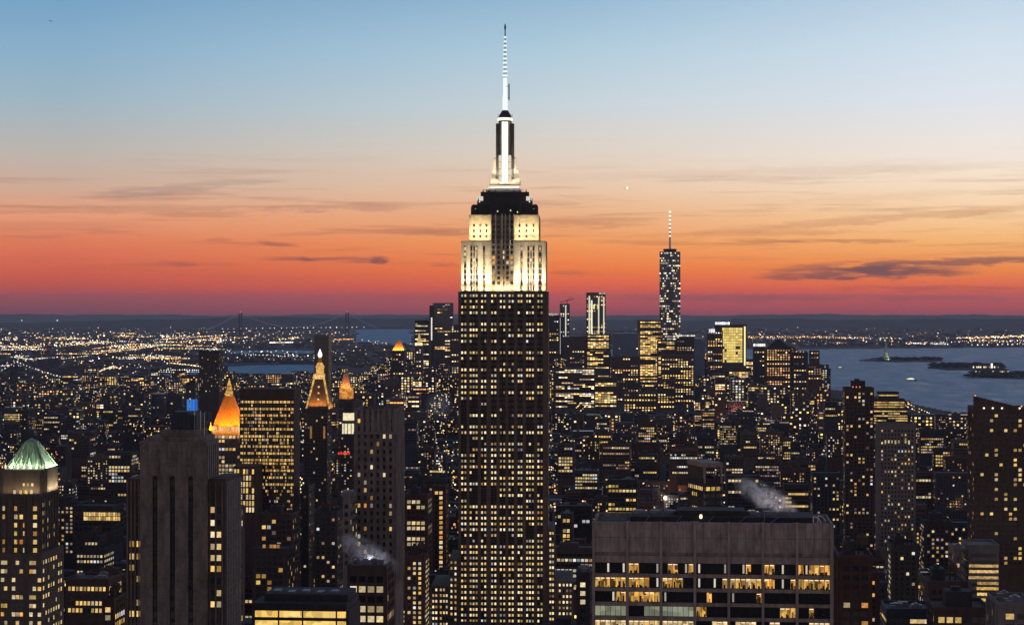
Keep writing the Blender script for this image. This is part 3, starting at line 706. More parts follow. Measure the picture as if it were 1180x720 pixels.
# ------------------------------------------------------------------ grey ribbed tower, lower left
B = Bld('ribbed_stone_tower', 'plain grey-brown stone tower with three black vertical slots, lower left', 'office tower', 199, 650)
hero(140, 277, 474, 720, 650, 30)
zz = B.z; X = lambda px: (px-199)*B.s
zt_ = zz(511.7); zl = zz(548)
sl = [(175.2, 181.0), (195.6, 201.6), (217.2, 223.0)]
B.mb.box(X(160.5), X(238), .9, 18, 0, zt_)
ed = [160.5]
for a, b in sl: ed += [a, b]
ed.append(238)
for i in range(0, 8, 2): B.mb.box(X(ed[i]), X(ed[i+1]), 0, .9, 0, zl, 0, True)
B.mb.box(X(160.5), X(238), 0, .9, zl, zt_, 0, True)
for a, b in sl: B.mb.box(X(a), X(b), .6, .9, 0, zl, 3, True)
for a, b in sl:                                                                      # pointed slot heads with a relief above
    B.mb.box(X(a-2.2), X(a-1), -.25, 0, zz(553), zz(527), 0, True); B.mb.box(X(b+1), X(b+2.2), -.25, 0, zz(553), zz(527), 0, True)
    B.mb.box(X(a-1), X(b+1), -.2, 0, zz(545.5), zz(530), 0, True)
    B.mb.box(X(a), X(a)+.45, .3, .9, zz(549.5), zl, 0, True); B.mb.box(X(b)-.45, X(b), .3, .9, zz(549.5), zl, 0, True)
B.mb.box(X(159.8), X(238.6), -.2, 0, zz(537), zz(535.6), 0, True); B.mb.box(X(160), X(238.4), -.15, 18.1, zt_, zt_+.9, 0, True)
for i in range(14):
    x_ = X(162+i*5.8); B.mb.box(x_, x_+.35, -.1, 0, zz(535), zt_-.3, 0, True)
B.mb.box(X(166), X(234), 2.2, 17, zt_+.9, zz(503.5)); B.mb.box(X(182), X(226), 3.2, 16, zz(503.5), zz(496)); 
for y_ in (502.4, 498.6): B.mb.box(X(181), X(227), 2.9, 16.3, zz(y_+.5), zz(y_-.6), 0, True)
B.mb.box(X(192), X(222), 5, 14, zz(496), zz(478.5), 1); B.mb.box(X(194), X(212), 6, 13, zz(478.5), zz(475.5), 1)
for i in range(6): B.mb.box(X(193+i*5.2), X(194.4+i*5.2), 4.7, 5, zz(496), zz(479.5), 1, True)
# wings
B.mb.box(X(238)+.01, X(257.5), 3.5, 26, 0, zz(552), 4); B.mb.box(X(252), X(258), 8, 32, 0, zz(592), 4)
B.mb.box(X(140), X(160.5)-.01, 4, 24, 0, zz(553), 4)
for i in range(5): B.mb.box(X(141+i*4.6), X(142.6+i*4.6), 3.7, 4, zz(735), zz(556), 0, True)
for a in (239.2, 246, 253.6): B.mb.box(X(a), X(a+1.4), 3.15, 3.5, zz(735), zz(556), 0, True)
for k in range(40):
    zc = zz(560)-k*1.9
    if zc > zz(735): B.mb.box(X(257.5)+.5, X(257.5)+.56, 4.2, 25.5, zc, zc+.3, 0, True)
for i in range(9):
    y_ = 4.4+i*2.4; B.mb.box(X(257.5), X(257.5)+.5, y_, y_+1.3, zz(735), zz(556), 2, True)
for i in range(6): B.mb.box(X(238), X(238)+.45, 1.2+i*2.8, 2.5+i*2.8, zz(552), zz(514), 2, True)
B.mb.build('wall', [MAT['greybrick'], MAT['bluegrey'], MAT['palebrick'], MAT['black'], MAT['brownbrick']], B.root); B.mb = MB()
for a, b in sl:
    for r in range(26):
        zc = zl-2.5-r*3.6; B.win(X((a+b)/2), .6, zc, 'f', X(b)-X(a)-.3, 2.2, None)
for i, y_ in enumerate((588, 603, 616.5, 630.5, 643.5, 656, 670, 684, 697, 710, 723)):
    for px in (242.6, 250.3):
        on = {588: px < 245, 603: px < 245, 643.5: True, 656: True, 616.5: True, 684: px > 246, 697: True, 630.5: True}.get(y_, False)
        B.win(X(px), 3.5, zz(y_), 'f', 1.45, 1.9, rnd.choice('wwy') if on else None)
for i, y_ in enumerate((628.5, 643, 656, 669, 683, 696.5, 709.5, 722)):
    for px in (147, 155.3):
        on = {628.5: True, 643: True, 656: px < 150, 669: px > 150, 696.5: px > 150, 709.5: True}.get(y_, False)
        B.win(X(px), 4, zz(y_), 'f', 1.5, 1.9, rnd.choice('woyy') if on else None)
for y_ in (574.5, 596, 615): B.win(X(155), 4, zz(y_), 'f', 1.7, 4.2, None); 
for r in range(14): 
    for c_ in range(5): B.win(X(258), 10+c_*4.4, zz(600)-r*3.6, 'r', 1.2, 1.8, rnd.choice('wyd') if rnd.random() < .2 else None)
B.finish(MAT['greybrick'], 60)
o = MB(); o.bar((X(220.2), 5, zz(497)), (X(220.2), 5, zz(472)), .16, 6); o.bar((X(226.5), 6, zz(497)), (X(226.5), 6, zz(474)), .12, 6); o.bar((X(231), 6, zz(503)), (X(231), 6, zz(476)), .1, 6)
o.build('roof_aerial', MAT['white'], B.root)

# ------------------------------------------------------------------ green pyramid roof tower, left edge
B = Bld('pyramid_roof_tower', 'brick tower with lit green copper pyramid roof, at the left edge', 'office tower', 24, 860)
hero(-20, 76, 509, 720, 860, 40)
zz = B.z; X = lambda px: (px-24)*B.s
z1, z2, z3 = zz(541), zz(571), zz(637)
def cham(m, hx, hy, ch, cx, cy_, z0, z1_, mi=0):
    P = [(-hx+ch,-hy),(hx-ch,-hy),(hx,-hy+ch),(hx,hy-ch),(hx-ch,hy),(-hx+ch,hy),(-hx,hy-ch),(-hx,-hy+ch)]
    m.loft([[(cx+a, cy_+b, z) for a, b in P] for z in (z0, z1_)], mi, False, True)
hw = 10.6; cxx = X(21.5)
cham(B.mb, hw, 10, 2.6, cxx, 14, z2, z1); B.mb.box(X(-22), X(44.5), 1.5, 28, z3, z2); B.mb.box(X(-26), X(48.5), 0, 31, 0, z3)
for i in range(9):
    x_ = X(-18)+i*(X(43.5)-X(-18))/8; B.mb.box(x_-.35, x_+.35, 1.0, 1.5, z3, z2+.8, 0, True)
for i in range(12): B.mb.box(X(44.5), X(44.5)+.4, 2+i*2.2, 2.8+i*2.2, z3, z2+.8, 0, True)
B.mb.box(X(-23), X(45.5), 1.0, 28.5, z2-.6, z2+.5, 0, True)
B.mb.build('wall', MAT['tan'], B.root); B.mb = MB()
rf = MB()
def oct_(hx, hy, ch, z): 
    P = [(-hx+ch,-hy),(hx-ch,-hy),(hx,-hy+ch),(hx,hy-ch),(hx-ch,hy),(-hx+ch,hy),(-hx,hy-ch),(-hx,-hy+ch)]
    return [(X(24.5)+a, 14+b, z) for a, b in P]
rf.loft([oct_(8.7, 9.0, 1.5, z1), oct_(7.6, 7.9, 1.3, z1+1.1), oct_(4.6, 4.8, .8, zz(523.5)), oct_(2.6, 2.8, .5, zz(513))], 0); rf.loft([oct_(2.9, 3.1, .5, zz(513)), oct_(2.7, 2.9, .5, zz(511.5)), oct_(.3, .3, .05, zz(507))], 0)
for q in (-5.4, -1.8, 1.8, 5.4): rf.frust(X(24.5)+q, 6.6+abs(q)*.05, .75, 1.6, z1+1.2, .12, 1.2, z1+4.6)
for q in (-3, 3): rf.frust(X(24.5)+q*.8, 9.0, .55, 1.2, z1+4.6, .1, 1.0, z1+7)
for i, (a, b) in enumerate(zip(oct_(8.8, 9.1, 1.5, z1+.2), oct_(2.7, 2.9, .5, zz(513)))): rf.bar(a, b, .4, 5)
for q in (-5, 0, 5): rf.bar((X(24.5)+q, 5.1, z1+.4), (X(24.5)+q*.35, 10.1, zz(513)), .28, 5)
rf.build('pyramid_roof', MAT['copper'], B.root)
for i in range(7):
    o = MB(); x_ = X(2)+i*(X(47)-X(2))/6; o.frust(x_, 4.2, .5, .5, z1, .1, .1, z1+2.6); o.build('roof_pinnacle', MAT['crownstone'], B.root)
rr = random.Random(4)
for r in range(6):
    zc = zz(586+r*9.6)
    for px, ww in ((3, 1.5), (16.5, 1.2), (22, 2.4), (27, 1.2), (39.5, 1.7), (-8, 1.5)):
        k = None if rr.random() < .22 else rr.choice('wwyo' if r < 3 else 'ooyw')
        B.win(X(px), 1.5, zc, 'f', ww, 1.9, k)
for r in range(9):
    zc = zz(648+r*9.9)
    for px in (-7, 2.5, 6, 15.5, 20, 24.5, 36, 40, 46):
        k = None if rr.random() < .38 else rr.choice('wwwyo'); B.win(X(px), 0, zc, 'f', 1.45, 1.7, k)
for r in range(15):
    for c_ in range(8):
        k = None if rr.random() < .45 else rr.choice('wwwy')
        if r < 6: B.win(X(44.5), 3+c_*3.1, zz(583+r*9.6), 'r', 1.4, 1.8, k)
        else: B.win(X(48.5), 2.5+c_*3.5, zz(648+(r-6)*9.9), 'r', 1.5, 1.7, k)
for px in (13, 20, 26.5, 33): B.win(X(px), 4, zz(568), 'f', 1.2, 1.9, rr.choice('yw'))
for px in (24, 29, 34): B.win(X(px), 4, zz(559), 'f', 1.0, 1.3, rr.choice('yw'))
B.finish(MAT['tan'], 100)
area(B.root, (X(30), 1.9, z2+.5), 10, .5, 1400, (1, .80, .45), up('f', 12)); area(B.root, (X(46.5)+3, 14, z2+1.3), .6, 14, 2400, (1, .82, .5), up('r', 12))
area(B.root, (X(3), 1.9, z2+.5), 8, .5, 450, (1, .75, .4), up('f', 12))
area(B.root, (X(24.5), 2.6, z1+.6), 16, .6, 2300, (.95, 1, .78), up('f', 38)); area(B.root, (X(50), 14, z1+.6), .6, 16, 1900, (.95, 1, .78), up('r', 38))

# ------------------------------------------------------------------ gold pyramid tower
B = Bld('gilded_pyramid_tower', 'tower topped by tall glowing orange-gold pyramid with spike finial', 'office tower', 259, 1930)
hero(240, 279, 436, 560, 1930, 40)
zz = B.z; X = lambda px: (px-259)*B.s
B.tier(X(245), X(273.5), 0, 30, 0, zz(497), 'loft', .62, 'w', zmin=zz(610), faces='fr')
B.mb.box(X(243), X(274), 1.2, 30, zz(497), zz(491)); B.mb.build('wall', MAT['tan'], B.root); B.mb = MB()
o = MB()
for i in range(9): o.box(X(245.5)+i*3.15, X(245.5)+i*3.15+1.6, .9, 1.3, zz(497), zz(491.5), 0, True)
o.build('lit_loggia', LIT['w'], B.root)
def o8(h, z, y=15.5): return [(X(260)+h/cos(pi/8)*cos(pi/8+i*pi/4), y+h/cos(pi/8)*sin(pi/8+i*pi/4), z) for i in range(8)]
o = MB(); o.loft([o8(14.6, zz(490.8)), o8(14.0, zz(489)), o8(4.0, zz(457.5))], 0)
for a, b in zip(o8(14.2, zz(490)), o8(4.1, zz(457.5))): o.bar(a, b, .5, 5)
o.build('pyramid_roof', MAT['gold'], B.root)
o = MB(); o.loft([o8(3.6, zz(457.5)), o8(3.4, zz(451))], 0); o.loft([o8(2.6, zz(451)), o8(2.2, zz(445))], 0); o.loft([o8(2.0, zz(445)), o8(.15, zz(436.5))], 0)
o.build('lantern', litmat('lantern_gold_glow', [(1, .56, .12), (1, .66, .22)], .7, 1.0, 1, tex=.9, texlo=.3), B.root)
o = MB()
for y_, h_ in ((457.5, 3.9), (451, 3.0), (445, 2.4)): o.loft([o8(h_, zz(y_)-.5), o8(h_, zz(y_)+.6)], 0, True)
o.build('lantern_cornice', MAT['gold'], B.root)
for sx_ in (-1, 1):
    o = MB(); o.frust(X(260)+sx_*15.3, 2, 1.1, 1.1, zz(496), .3, .3, zz(486)); o.build('corner_pinnacle', MAT['gold'], B.root)
B.finish(MAT['tan'], 60)
for q, p_ in ((-15, 15000), (0, 12000), (15, 15000)):
    aimed(B.root, (X(260)+q, -7 if q else -9, zz(494)), (X(260)+q*.25, 13, zz(471)), 4, 4, p_, (1, .37, .045))
aimed(B.root, (X(260)+24, 10, zz(494)), (X(260), 15.5, zz(470)), 4, 4, 30000, (1, .43, .06))
aimed(B.root, (X(260)-24, 10, zz(494)), (X(260), 15.5, zz(470)), 4, 4, 12000, (1, .35, .04))

# ------------------------------------------------------------------ clock-tower style gold-edged tower
B = Bld('campanile_tower', 'slender dark tower with gold-edged steep pyramid, lit cupola and white lantern', 'clock tower', 366, 2059)
hero(346, 383, 403, 560, 2059, 30)
zz = B.z; X = lambda px: (px-368)*B.s
B.tier(X(352), X(379), 0, 26, 0, zz(471), 'punched', .07, 'm', 'each', zmin=zz(610), faces='fr')
B.mb.box(X(350.5), X(380.5), -.8, 27, zz(474), zz(471.5))
B.mb.build('wall', MAT['darkstone'], B.root); B.mb = MB()
o = MB(); o.frust(X(368), 13.5, 12.2, 12, zz(471), 5.2, 5.2, zz(437)); o.box(X(361.6), X(374.4), 8, 19, zz(437), zz(434), 0)
o.build('pyramid_roof', MAT['tan'], B.root)
GE = litmat('gold_edge_glow', [(1, .48, .09), (1, .58, .16)], .8, 1.15, 1, tex=.5, texlo=.3)  # floodlit gold of the pyramid edges put into emission
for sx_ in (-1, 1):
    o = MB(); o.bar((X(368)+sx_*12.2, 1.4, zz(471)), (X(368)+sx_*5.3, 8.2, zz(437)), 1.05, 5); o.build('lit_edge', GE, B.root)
o = MB(); o.box(X(361.4), X(374.6), 7.6, 8.0, zz(437), zz(432), 0, True); o.lathe(X(368), 13.5, [(5.6, zz(434)), (5.4, zz(431)), (4.2, zz(430.5)), (4.2, zz(424)), (4.9, zz(423.5)), (3.2, zz(419.5)), (2.2, zz(418))], 12); o.build('cupola', litmat('cupola_glow', [(1, .52, .12), (1, .62, .2)], .9, 1.25, 1, tex=.8, texlo=.4), B.root)
o = MB(); o.lathe(X(368), 13.5, [(2.3, zz(419)), (2.0, zz(413.5)), (1.2, zz(412))], 10); o.build('cupola_neck', MAT['gold'], B.root)
o = MB(); o.lathe(X(368), 13.5, [(.8, zz(412.5)), (2.1, zz(410.5)), (2.2, zz(408)), (1.2, zz(405.5)), (.2, zz(402.5))], 10); o.build('lantern', emat('lantern_white_glow', (1, .95, .88), 2.2), B.root)
for zi, yy in enumerate((446, 453, 460)):
    o = MB(); yf = 13.5-(5.2+(12-5.2)*(yy-437)/34)-.25; o.lathe(X(368), yf-.1, [(.15, zz(yy)-1), (1.0, zz(yy)-.6), (1.0, zz(yy)+.6), (.15, zz(yy)+1)], 8); o.build('roof_dormer', LIT['y'], B.root)
for sx_ in (-1, 1):
    o = MB(); o.box(X(368)+sx_*7-1.0, X(368)+sx_*7+1.0, -.5, -.05, zz(505), zz(491), 0, True); o.build('lit_loggia', LIT['o'], B.root)
B.finish(MAT['darkstone'], 30)
area(B.root, (X(368), -.5, zz(470)), 18, .6, 3600, (1, .36, .06), up('f', 26), 70)
area(B.root, (X(384)+.5, 13.5, zz(470)), .6, 18, 3500, (1, .40, .08), up('r', 28))

# ------------------------------------------------------------------ bright banded slab
B = Bld('banded_office_slab', 'dark office slab with rows of yellow-lit floors, between the two gold pyramid towers', 'office building', 310.5, 1500)
hero(275, 346, 447, 590, 1500, 40)
zz = B.z; X = lambda px: (px-310.5)*B.s
rr = random.Random(5); W_ = X(339)-X(276)
B.mb.box(X(276), X(339), .6, 24, 0, zz(460)); B.mb.box(X(276), X(339), 0, 24, zz(460), zz(448))
for i in range(16): B.mb.box(X(276)+i*W_/15-.3, X(276)+i*W_/15+.3, 0, .6, 0, zz(460), 0, True)
B.mb.box(X(277), X(303), -26, -1, 0, zz(534))
B.mb.build('wall', MAT['brownbrick'], B.root); B.mb = MB()
for r in range(38):
    yy = 463+r*3.95
    if yy > 600: break
    rp = [.97,.12,.95,.10,.92,.30,.96,.08,.85,.15,.93,.55,.10,.90,.12,.9,.06,.95,.7,.2,.88,.1,.6,.08,.92,.1,.3,.05,.1,.1,.1][min(r, 30)]; yy += rr.uniform(-.25, .25)
    for c_ in range(30):
        k = rr.choice('yyyyooy') if rr.random() < rp else (None if rr.random() < .85 else 'd')
        B.win(X(276)+(c_+.5)*W_/30, .6, zz(yy), 'f', W_/30-.12, 1.7, k)
for r in range(7):
    for c_ in range(7): B.win(X(279.5)+c_*2.25, -26, zz(540+r*7.2), 'f', 1.45, 3.6, rr.choice('wyy') if rr.random() < .8 else None)
B.finish(MAT['brownbrick'], 100)

# ------------------------------------------------------------------ One World Trade Center and the downtown towers
B = Bld('tapered_glass_skyscraper', 'tallest far downtown tower, dark tapered glass with beaded antenna against red sky', 'skyscraper', 772, 5900, rz=-4.5)
hero(757, 787, 242, 440, 5900, 70)
zz = B.z; X = lambda px: (px-772)*B.s
a0 = 31; z0, z1 = 57, zz(290)
o = MB(); A = [(-a0, -a0), (a0, -a0), (a0, a0), (-a0, a0)]; T_ = [(0, -a0), (a0, 0), (0, a0), (-a0, 0)]
o.box(-a0, a0, -a0, a0, 0, z0)
for i in range(4):
    j = (i+1) % 4
    o.poly([(*A[i], z0), (*A[j], z0), (*T_[i], z1)]); o.poly([(*T_[i], z1), (*A[j], z0), (*T_[j], z1)])
o.poly([(*t, z1) for t in T_]); o.build('wall', MAT['darkglass'], B.root)
o = MB(); o.lathe(0, 0, [(18, z1), (20, z1+5), (20, z1+8), (9, z1+8)], 16); o.build('crown_ring', MAT['black'], B.root)
o = MB(); o.lathe(0, 0, [(3.0, z1+8), (2.6, zz(277)), (1.2, zz(250)), (.6, zz(243))], 8); o.build('antenna', MAT['white'], B.root)
for i in range(7):
    o = MB(); o.lathe(0, 0, [(1.6, zz(273-i*4.6)), (2.9, zz(272.6-i*4.6)), (2.9, zz(271.2-i*4.6)), (1.6, zz(270.8-i*4.6))], 8); o.build('antenna_beacon', emat('beacon_glow', (1, .92, .82), 1.5), B.root)
rr = random.Random(9)
def on_facet(P0, P1, P2, n, prob, hue, seed, rows=None):
    m = MB(); q = random.Random(seed); ks = sorted(set(hue)); ix = {k: i for i, k in enumerate(ks)}
    # facet triangle: rows at constant height between the two edges
    zlo, zhi = min(p[2] for p in (P0, P1, P2)), max(p[2] for p in (P0, P1, P2))
    zc = zlo+6
    nx_, ny_ = None, None
    ux = [P1[i]-P0[i] for i in range(3)]; vx = [P2[i]-P0[i] for i in range(3)]
    nm = [ux[1]*vx[2]-ux[2]*vx[1], ux[2]*vx[0]-ux[0]*vx[2], ux[0]*vx[1]-ux[1]*vx[0]]; L = sqrt(sum(c*c for c in nm)); nm = [c/L for c in nm]
    while zc < zhi-4:
        pts = []
        for a, b in ((P0, P1), (P1, P2), (P2, P0)):
            if (a[2]-zc)*(b[2]-zc) < 0:
                t = (zc-a[2])/(b[2]-a[2]); pts.append([a[i]+t*(b[i]-a[i]) for i in range(3)])
        if len(pts) == 2:
            a, b = pts; Lw = sqrt((a[0]-b[0])**2+(a[1]-b[1])**2); k = int(Lw/6); rp = q.choice((.3, .7, 1.1, 1.5))
            for i in range(k):
                if q.random() < prob*rp:
                    c = [a[j]+(b[j]-a[j])*(i+.5)/k+nm[j]*.5 for j in range(3)]; d = [(b[j]-a[j])/Lw*2.3 for j in range(3)]
                    m.poly([(c[0]-d[0], c[1]-d[1], c[2]-1.9), (c[0]+d[0], c[1]+d[1], c[2]-1.9), (c[0]+d[0], c[1]+d[1], c[2]+1.9), (c[0]-d[0], c[1]-d[1], c[2]+1.9)], ix[q.choice(hue)])
        zc += 7.5
    return m, [FARLIT[k] for k in ks]
for i in range(4):
    j = (i+1) % 4
    if i in (0, 1, 3):
        for tri, sd_ in (((*A[i], z0), (*A[j], z0), (*T_[i], z1)), 3+i), (((*T_[i], z1), (*A[j], z0), (*T_[j], z1)), 13+i):
            m, ml = on_facet(*tri, 8, .38, 'wwwcc', sd_)
            if m.f: m.build('window_grid', ml, B.root)['kind'] = 'stuff'
B.finish(MAT['darkglass'])

def tower(name, label, x0, x1, yt, D, dep, st, wall, p, hue, cat='office building', mode='row', rz=-5, yb=720, parts=30, roof=None, crown=None, tiers=None, keep=True, faces=None, zlow=None):
    """A block whose front spans photo columns x0..x1 with its roof at row yt, built at distance D."""
    B = Bld(name, label, cat, (x0+x1)/2, D, rz); c0 = (x0+x1)/2
    az_ = degrees(atan((c0-CX)/F)); fl_ = dep*abs(sin(R(az_+rz)))*F/D        # width of the flank that shows beside the front
    if D < 3600 and x0 > -5 and x1 < 1178 and not tiers:
        fl_ = min(fl_, .42*(x1-x0))
        if az_+rz < 0: x1 -= fl_
        else: x0 += fl_
        B.root.location.x = ((x0+x1)/2-CX)/F*D; c0 = (x0+x1)/2
    if x0 > 930 and y_low(D): p = min(.5, p*1.35)
    if mode in ('each', 'col') and D < 2600 and .03 < p < .5: p *= 1.6
    if keep: hero(x0, x1, yt, yb, D, dep)
    a, b = (x0-c0)*B.s, (x1-c0)*B.s; zt_ = B.z(yt); zm = max(0, B.z(min(yb+12, 726)))
    fc = faces or ('fr' if x0 < 760 else 'fl' if x0 > 900 else 'f')
    if tiers:                                              # (fraction of half width, depth set back, top row)
        zp = 0
        for (f_, y0_, yt_) in tiers:
            B.tier(a*f_, b*f_, y0_, dep-y0_*.6, zp, B.z(yt_), st, p, hue, mode, fc, max(zm, zp)); zp = B.z(yt_)-.9
    else: B.tier(a, b, 0, dep, 0, zt_, st, p, hue, mode, fc, zm, para=D < 4000)
    W_ = b-a; fw = 1 if not tiers else tiers[-1][0]
    if roof is None and crown is None and D < 1800: roof = B.rnd.choice(('plant', 'plant', 'tank', 'house'))
    if roof == 'house': B.house(a*fw*.5, b*fw*.45, dep*.3, dep*.7, zt_, zt_+min(6, W_*.25))
    if roof == 'tank': B.house(-W_*.3*fw, W_*.05*fw, dep*.4, dep*.75, zt_, zt_+4.5); B.tank(W_*.25*fw, dep*.4, zt_)
    if roof == 'plant':                                        # cooling units, ducts and pipes
        q = B.rnd
        for i in range(7):
            t = MB(); w_ = 1.2+2.2*q.random(); x_ = a*.85*fw+((b-a)*.85*fw-w_*1.6)*q.random(); y_ = 1.5+(dep-6)*.8*q.random(); h_ = zt_-.9+.8+2.2*q.random()
            t.box(x_, x_+w_*1.6, y_, y_+w_, zt_-.9, h_)
            if i % 2: t.lathe(x_+w_*.8, y_+w_*.5, [(w_*.4, h_), (w_*.4, h_+.5), (w_*.3, h_+.6)], 8)
            t.build('roof_unit', MAT['steel'], B.root)
        t = MB(); t.bar((a*.8*fw, dep*.3, zt_-.6), (b*.8*fw, dep*.3, zt_-.6), .25, 5); t.build('roof_pipe', MAT['steel'], B.root)
    if roof == 'spike':
        t = MB(); t.lathe(0, dep*.5, [(.9, zt_-.9), (.7, zt_+12), (.2, zt_+24)], 6); t.build('roof_aerial', MAT['steel'], B.root)
    B.a, B.b, B.dep, B.zt, B.wall = a, b, dep, zt_, wall
    if crown: crown(B)
    B.finish(MAT[wall], parts)
    return B
def y_low(D): return D < 1600
def strips(xs, y0, y1, c, s_, wd=1.8):                       # vertical light strips on the front
    def f(B):
        for fx in xs:
            o = MB(); x_ = B.a+(B.b-B.a)*fx; o.box(x_-wd, x_+wd, -.9, -.1, B.z(y1), B.z(y0), 0, True); o.build('light_strip', emat('strip_glow', c, s_), B.root)
    return f
BANDM = {}
def topband(y0, y1, c, s_, x0=0, x1=1):                        # one lit storey: a run of windows of uneven brightness
    def f(B):
        k = (c, s_)
        if k not in BANDM: BANDM[k] = litmat('lit_storey', [c, tuple(min(1, v*1.12) for v in c)], s_*.45, s_*1.25, .8)
        o = MB(); W_ = (B.b-B.a)*(x1-x0); n = max(3, int(W_/(2.2 if B.D < 3000 else 5.5))); h_ = B.z(y0)-B.z(y1)
        for i in range(n):
            if B.rnd.random() < .9: addwin(o, B.a+(B.b-B.a)*x0+(i+.5)*W_/n, 0, (B.z(y0)+B.z(y1))/2, 'f', W_/n*.86, abs(h_), 0, .25)
        o.build('lit_top_storey', BANDM[k], B.root)
    return f
def both(*fs): return lambda B: [f(B) for f in fs]
def beacon(fx, c=(1, .08, .05), s_=3.0, r=.8, k=1):
    def f(B):
        for i in range(k):
            o = MB(); x_ = B.a+(B.b-B.a)*(fx+i*.12); o.lathe(x_, B.dep*.3, [(r*.4, B.zt-.3), (r, B.zt+r), (r*.4, B.zt+2.4*r)], 8); o.build('roof_beacon', emat('beacon_red', c, s_), B.root)
    return f
def pyr(y_, mat, y0=None, frac=1.0, glow=None):
    def f(B):
        o = MB(); hx = (B.b-B.a)/2*frac; z0 = B.zt if y0 is None else B.z(y0); o.frust(0, B.dep*.5, hx, B.dep*.5*frac, z0-.9, hx*.12, B.dep*.06, B.z(y_)); o.build('pyramid_roof', mat, B.root)
        if glow: area(B.root, (0, -3, z0-.5), hx*2, 1.5, glow[0], glow[1], up('f', 35))
    return f
def crane(px, yt_):
    def f(B):
        o = MB(); z = B.z(yt_); o.bar((6, 12, B.zt-1), (6, 12, z), 1.0, 4); o.bar((-14, 12, z-6), (26, 12, z+4), .8, 4); o.bar((6, 12, z), (16, 12, z+9), .6, 4); o.bar((16, 12, z+9), (26, 12, z+4), .3, 4)
        o.build('tower_crane', MAT['black'], None, tuple(B.root.location), B.root.rotation_euler.z); q = bpy.data.objects['tower_crane']
        tag(q, 'tiny black tower crane on roof of slim white-striped downtown tower', 'crane')
    return f
G, O_ = (1, .82, .45), (1, .45, .12)
tower('dark_office_tower', 'dark flat-topped far tower just left of floodlit skyscraper, tallest on that side', 500, 522.5, 349, 5800, 45, 'fstrip', 'darkglass', .22, 'm', yb=420, faces='f', rz=8, parts=0)
tower('slim_office_tower', 'needle-thin dark far tower with white light strip, left of flat-topped dark tower', 494.8, 500, 352, 5700, 16, 'fdot', 'darkstone', .15, 'c', yb=395, faces='f', parts=0, crown=strips([.5], 366, 392, (1, .95, .85), 1.0, 1.6))
tower('stepped_office_tower', 'broad far tower with bright strip near its top, left of needle-thin dark tower', 478, 494.5, 369, 5400, 40, 'fstrip', 'darkstone', .35, 'w', yb=420, faces='f', parts=0, crown=topband(375, 376.2, G, .8, .1, .9))
tower('domed_office_tower', 'small tower with lit cream cupola below the stepped far towers', 478, 487, 398, 5200, 20, 'fdot', 'tan', .4, 'w', yb=430, faces='f', parts=0, crown=both(pyr(384, LIT['y'], None, .7), topband(395, 398, G, 1.4)))
tower('orange_pyramid_tower', 'far building with glowing orange pyramid roof left of downtown cluster', 452, 466, 403, 5000, 30, 'fdot', 'darkstone', .3, 'm', yb=430, faces='f', parts=0, crown=pyr(392, MAT['gold'], None, 1.0, (42000, (1, .40, .12))))
tower('grid_office_tower', 'far block of dotted windows hugging left edge of floodlit skyscraper', 519, 530, 374, 5500, 40, 'fdot', 'brownbrick', .4, 'w', yb=430, faces='f', parts=0)
tower('slim_office_tower', 'tall white-striped far tower with crane on roof, right of floodlit skyscraper', 645, 656.5, 350, 5900, 30, 'fdot', 'darkglass', .25, 'c', yb=400, faces='f', parts=0, crown=both(strips([.02], 366, 408, (1, .95, .85), .85, 1.5), strips([.6], 352, 387, (1, .95, .85), .85, 1.5), crane(655, 346)))
tower('flat_office_tower', 'dark far block with pale lit roof edge touching right side of floodlit skyscraper', 632, 644.5, 361, 5800, 40, 'fdot', 'darkstone', .3, 'm', yb=410, faces='f', parts=0, crown=topband(361, 363, (1, .8, .75), .5))
tower('striped_glass_tower', 'far glass tower with three vertical light columns and pale top, left of tapered skyscraper', 675.5, 698, 337, 5800, 45, 'fdot', 'darkglass', .5, 'y', yb=420, faces='f', parts=0, crown=both(strips([.16], 341, 388, (1, .95, .7), .8, 2.2), strips([.28], 346, 388, (1, .95, .7), 1.0, 2.4), strips([.64, .9], 342, 392, (1, .95, .75), .8, 1.8), topband(337.2, 339, (1, .85, .7), .6, .65, 1), topband(351, 356, (1, .85, .3), 1.0, .25, .65)))
tower('glass_block', 'wide lower block with cream light bands under the far striped glass tower', 676, 703, 385, 5600, 40, 'fstrip', 'brownbrick', .7, 'y', yb=415, faces='f', parts=0)
tower('gold_lit_block', 'broad far block with many golden windows left of tapered skyscraper base', 737, 762, 369, 5700, 50, 'fstrip', 'brownbrick', .95, 'g', yb=440, faces='f', parts=0, rz=4)
tower('gold_lit_block', 'golden-windowed lower block in front of tapered skyscraper base', 757, 779, 392, 5500, 40, 'fstrip', 'brownbrick', .8, 'y', yb=440, faces='f', parts=0)
tower('flat_office_block', 'dark far block with thin white roof line right of tapered skyscraper', 779, 801, 386, 5600, 50, 'fdot', 'darkstone', .4, 'm', yb=440, faces='f', parts=0, crown=topband(386, 387.5, (1, .9, .75), 1.0))
tower('blue_glass_tower', 'blank blue-grey glass far tower between dark block and yellow-lit tower', 800, 812, 390, 5400, 40, 'fdot', 'blueglass', .02, 'c', yb=432, faces='f', parts=0)
tower('blue_glass_tower', 'blank blue-grey glass far block between striped glass tower and gold-lit block', 706, 736, 384, 5500, 40, 'fdot', 'blueglass', .05, 'c', yb=408, faces='f', parts=0)
tower('dotted_office_tower', 'dark far tower with white lit ledge beside yellow-lit downtown tower', 815, 833, 381, 5600, 40, 'fdot', 'brownbrick', .45, 'm', yb=430, faces='f', parts=0, crown=topband(379, 383, (1, .97, .92), 1.0, .1, .5))
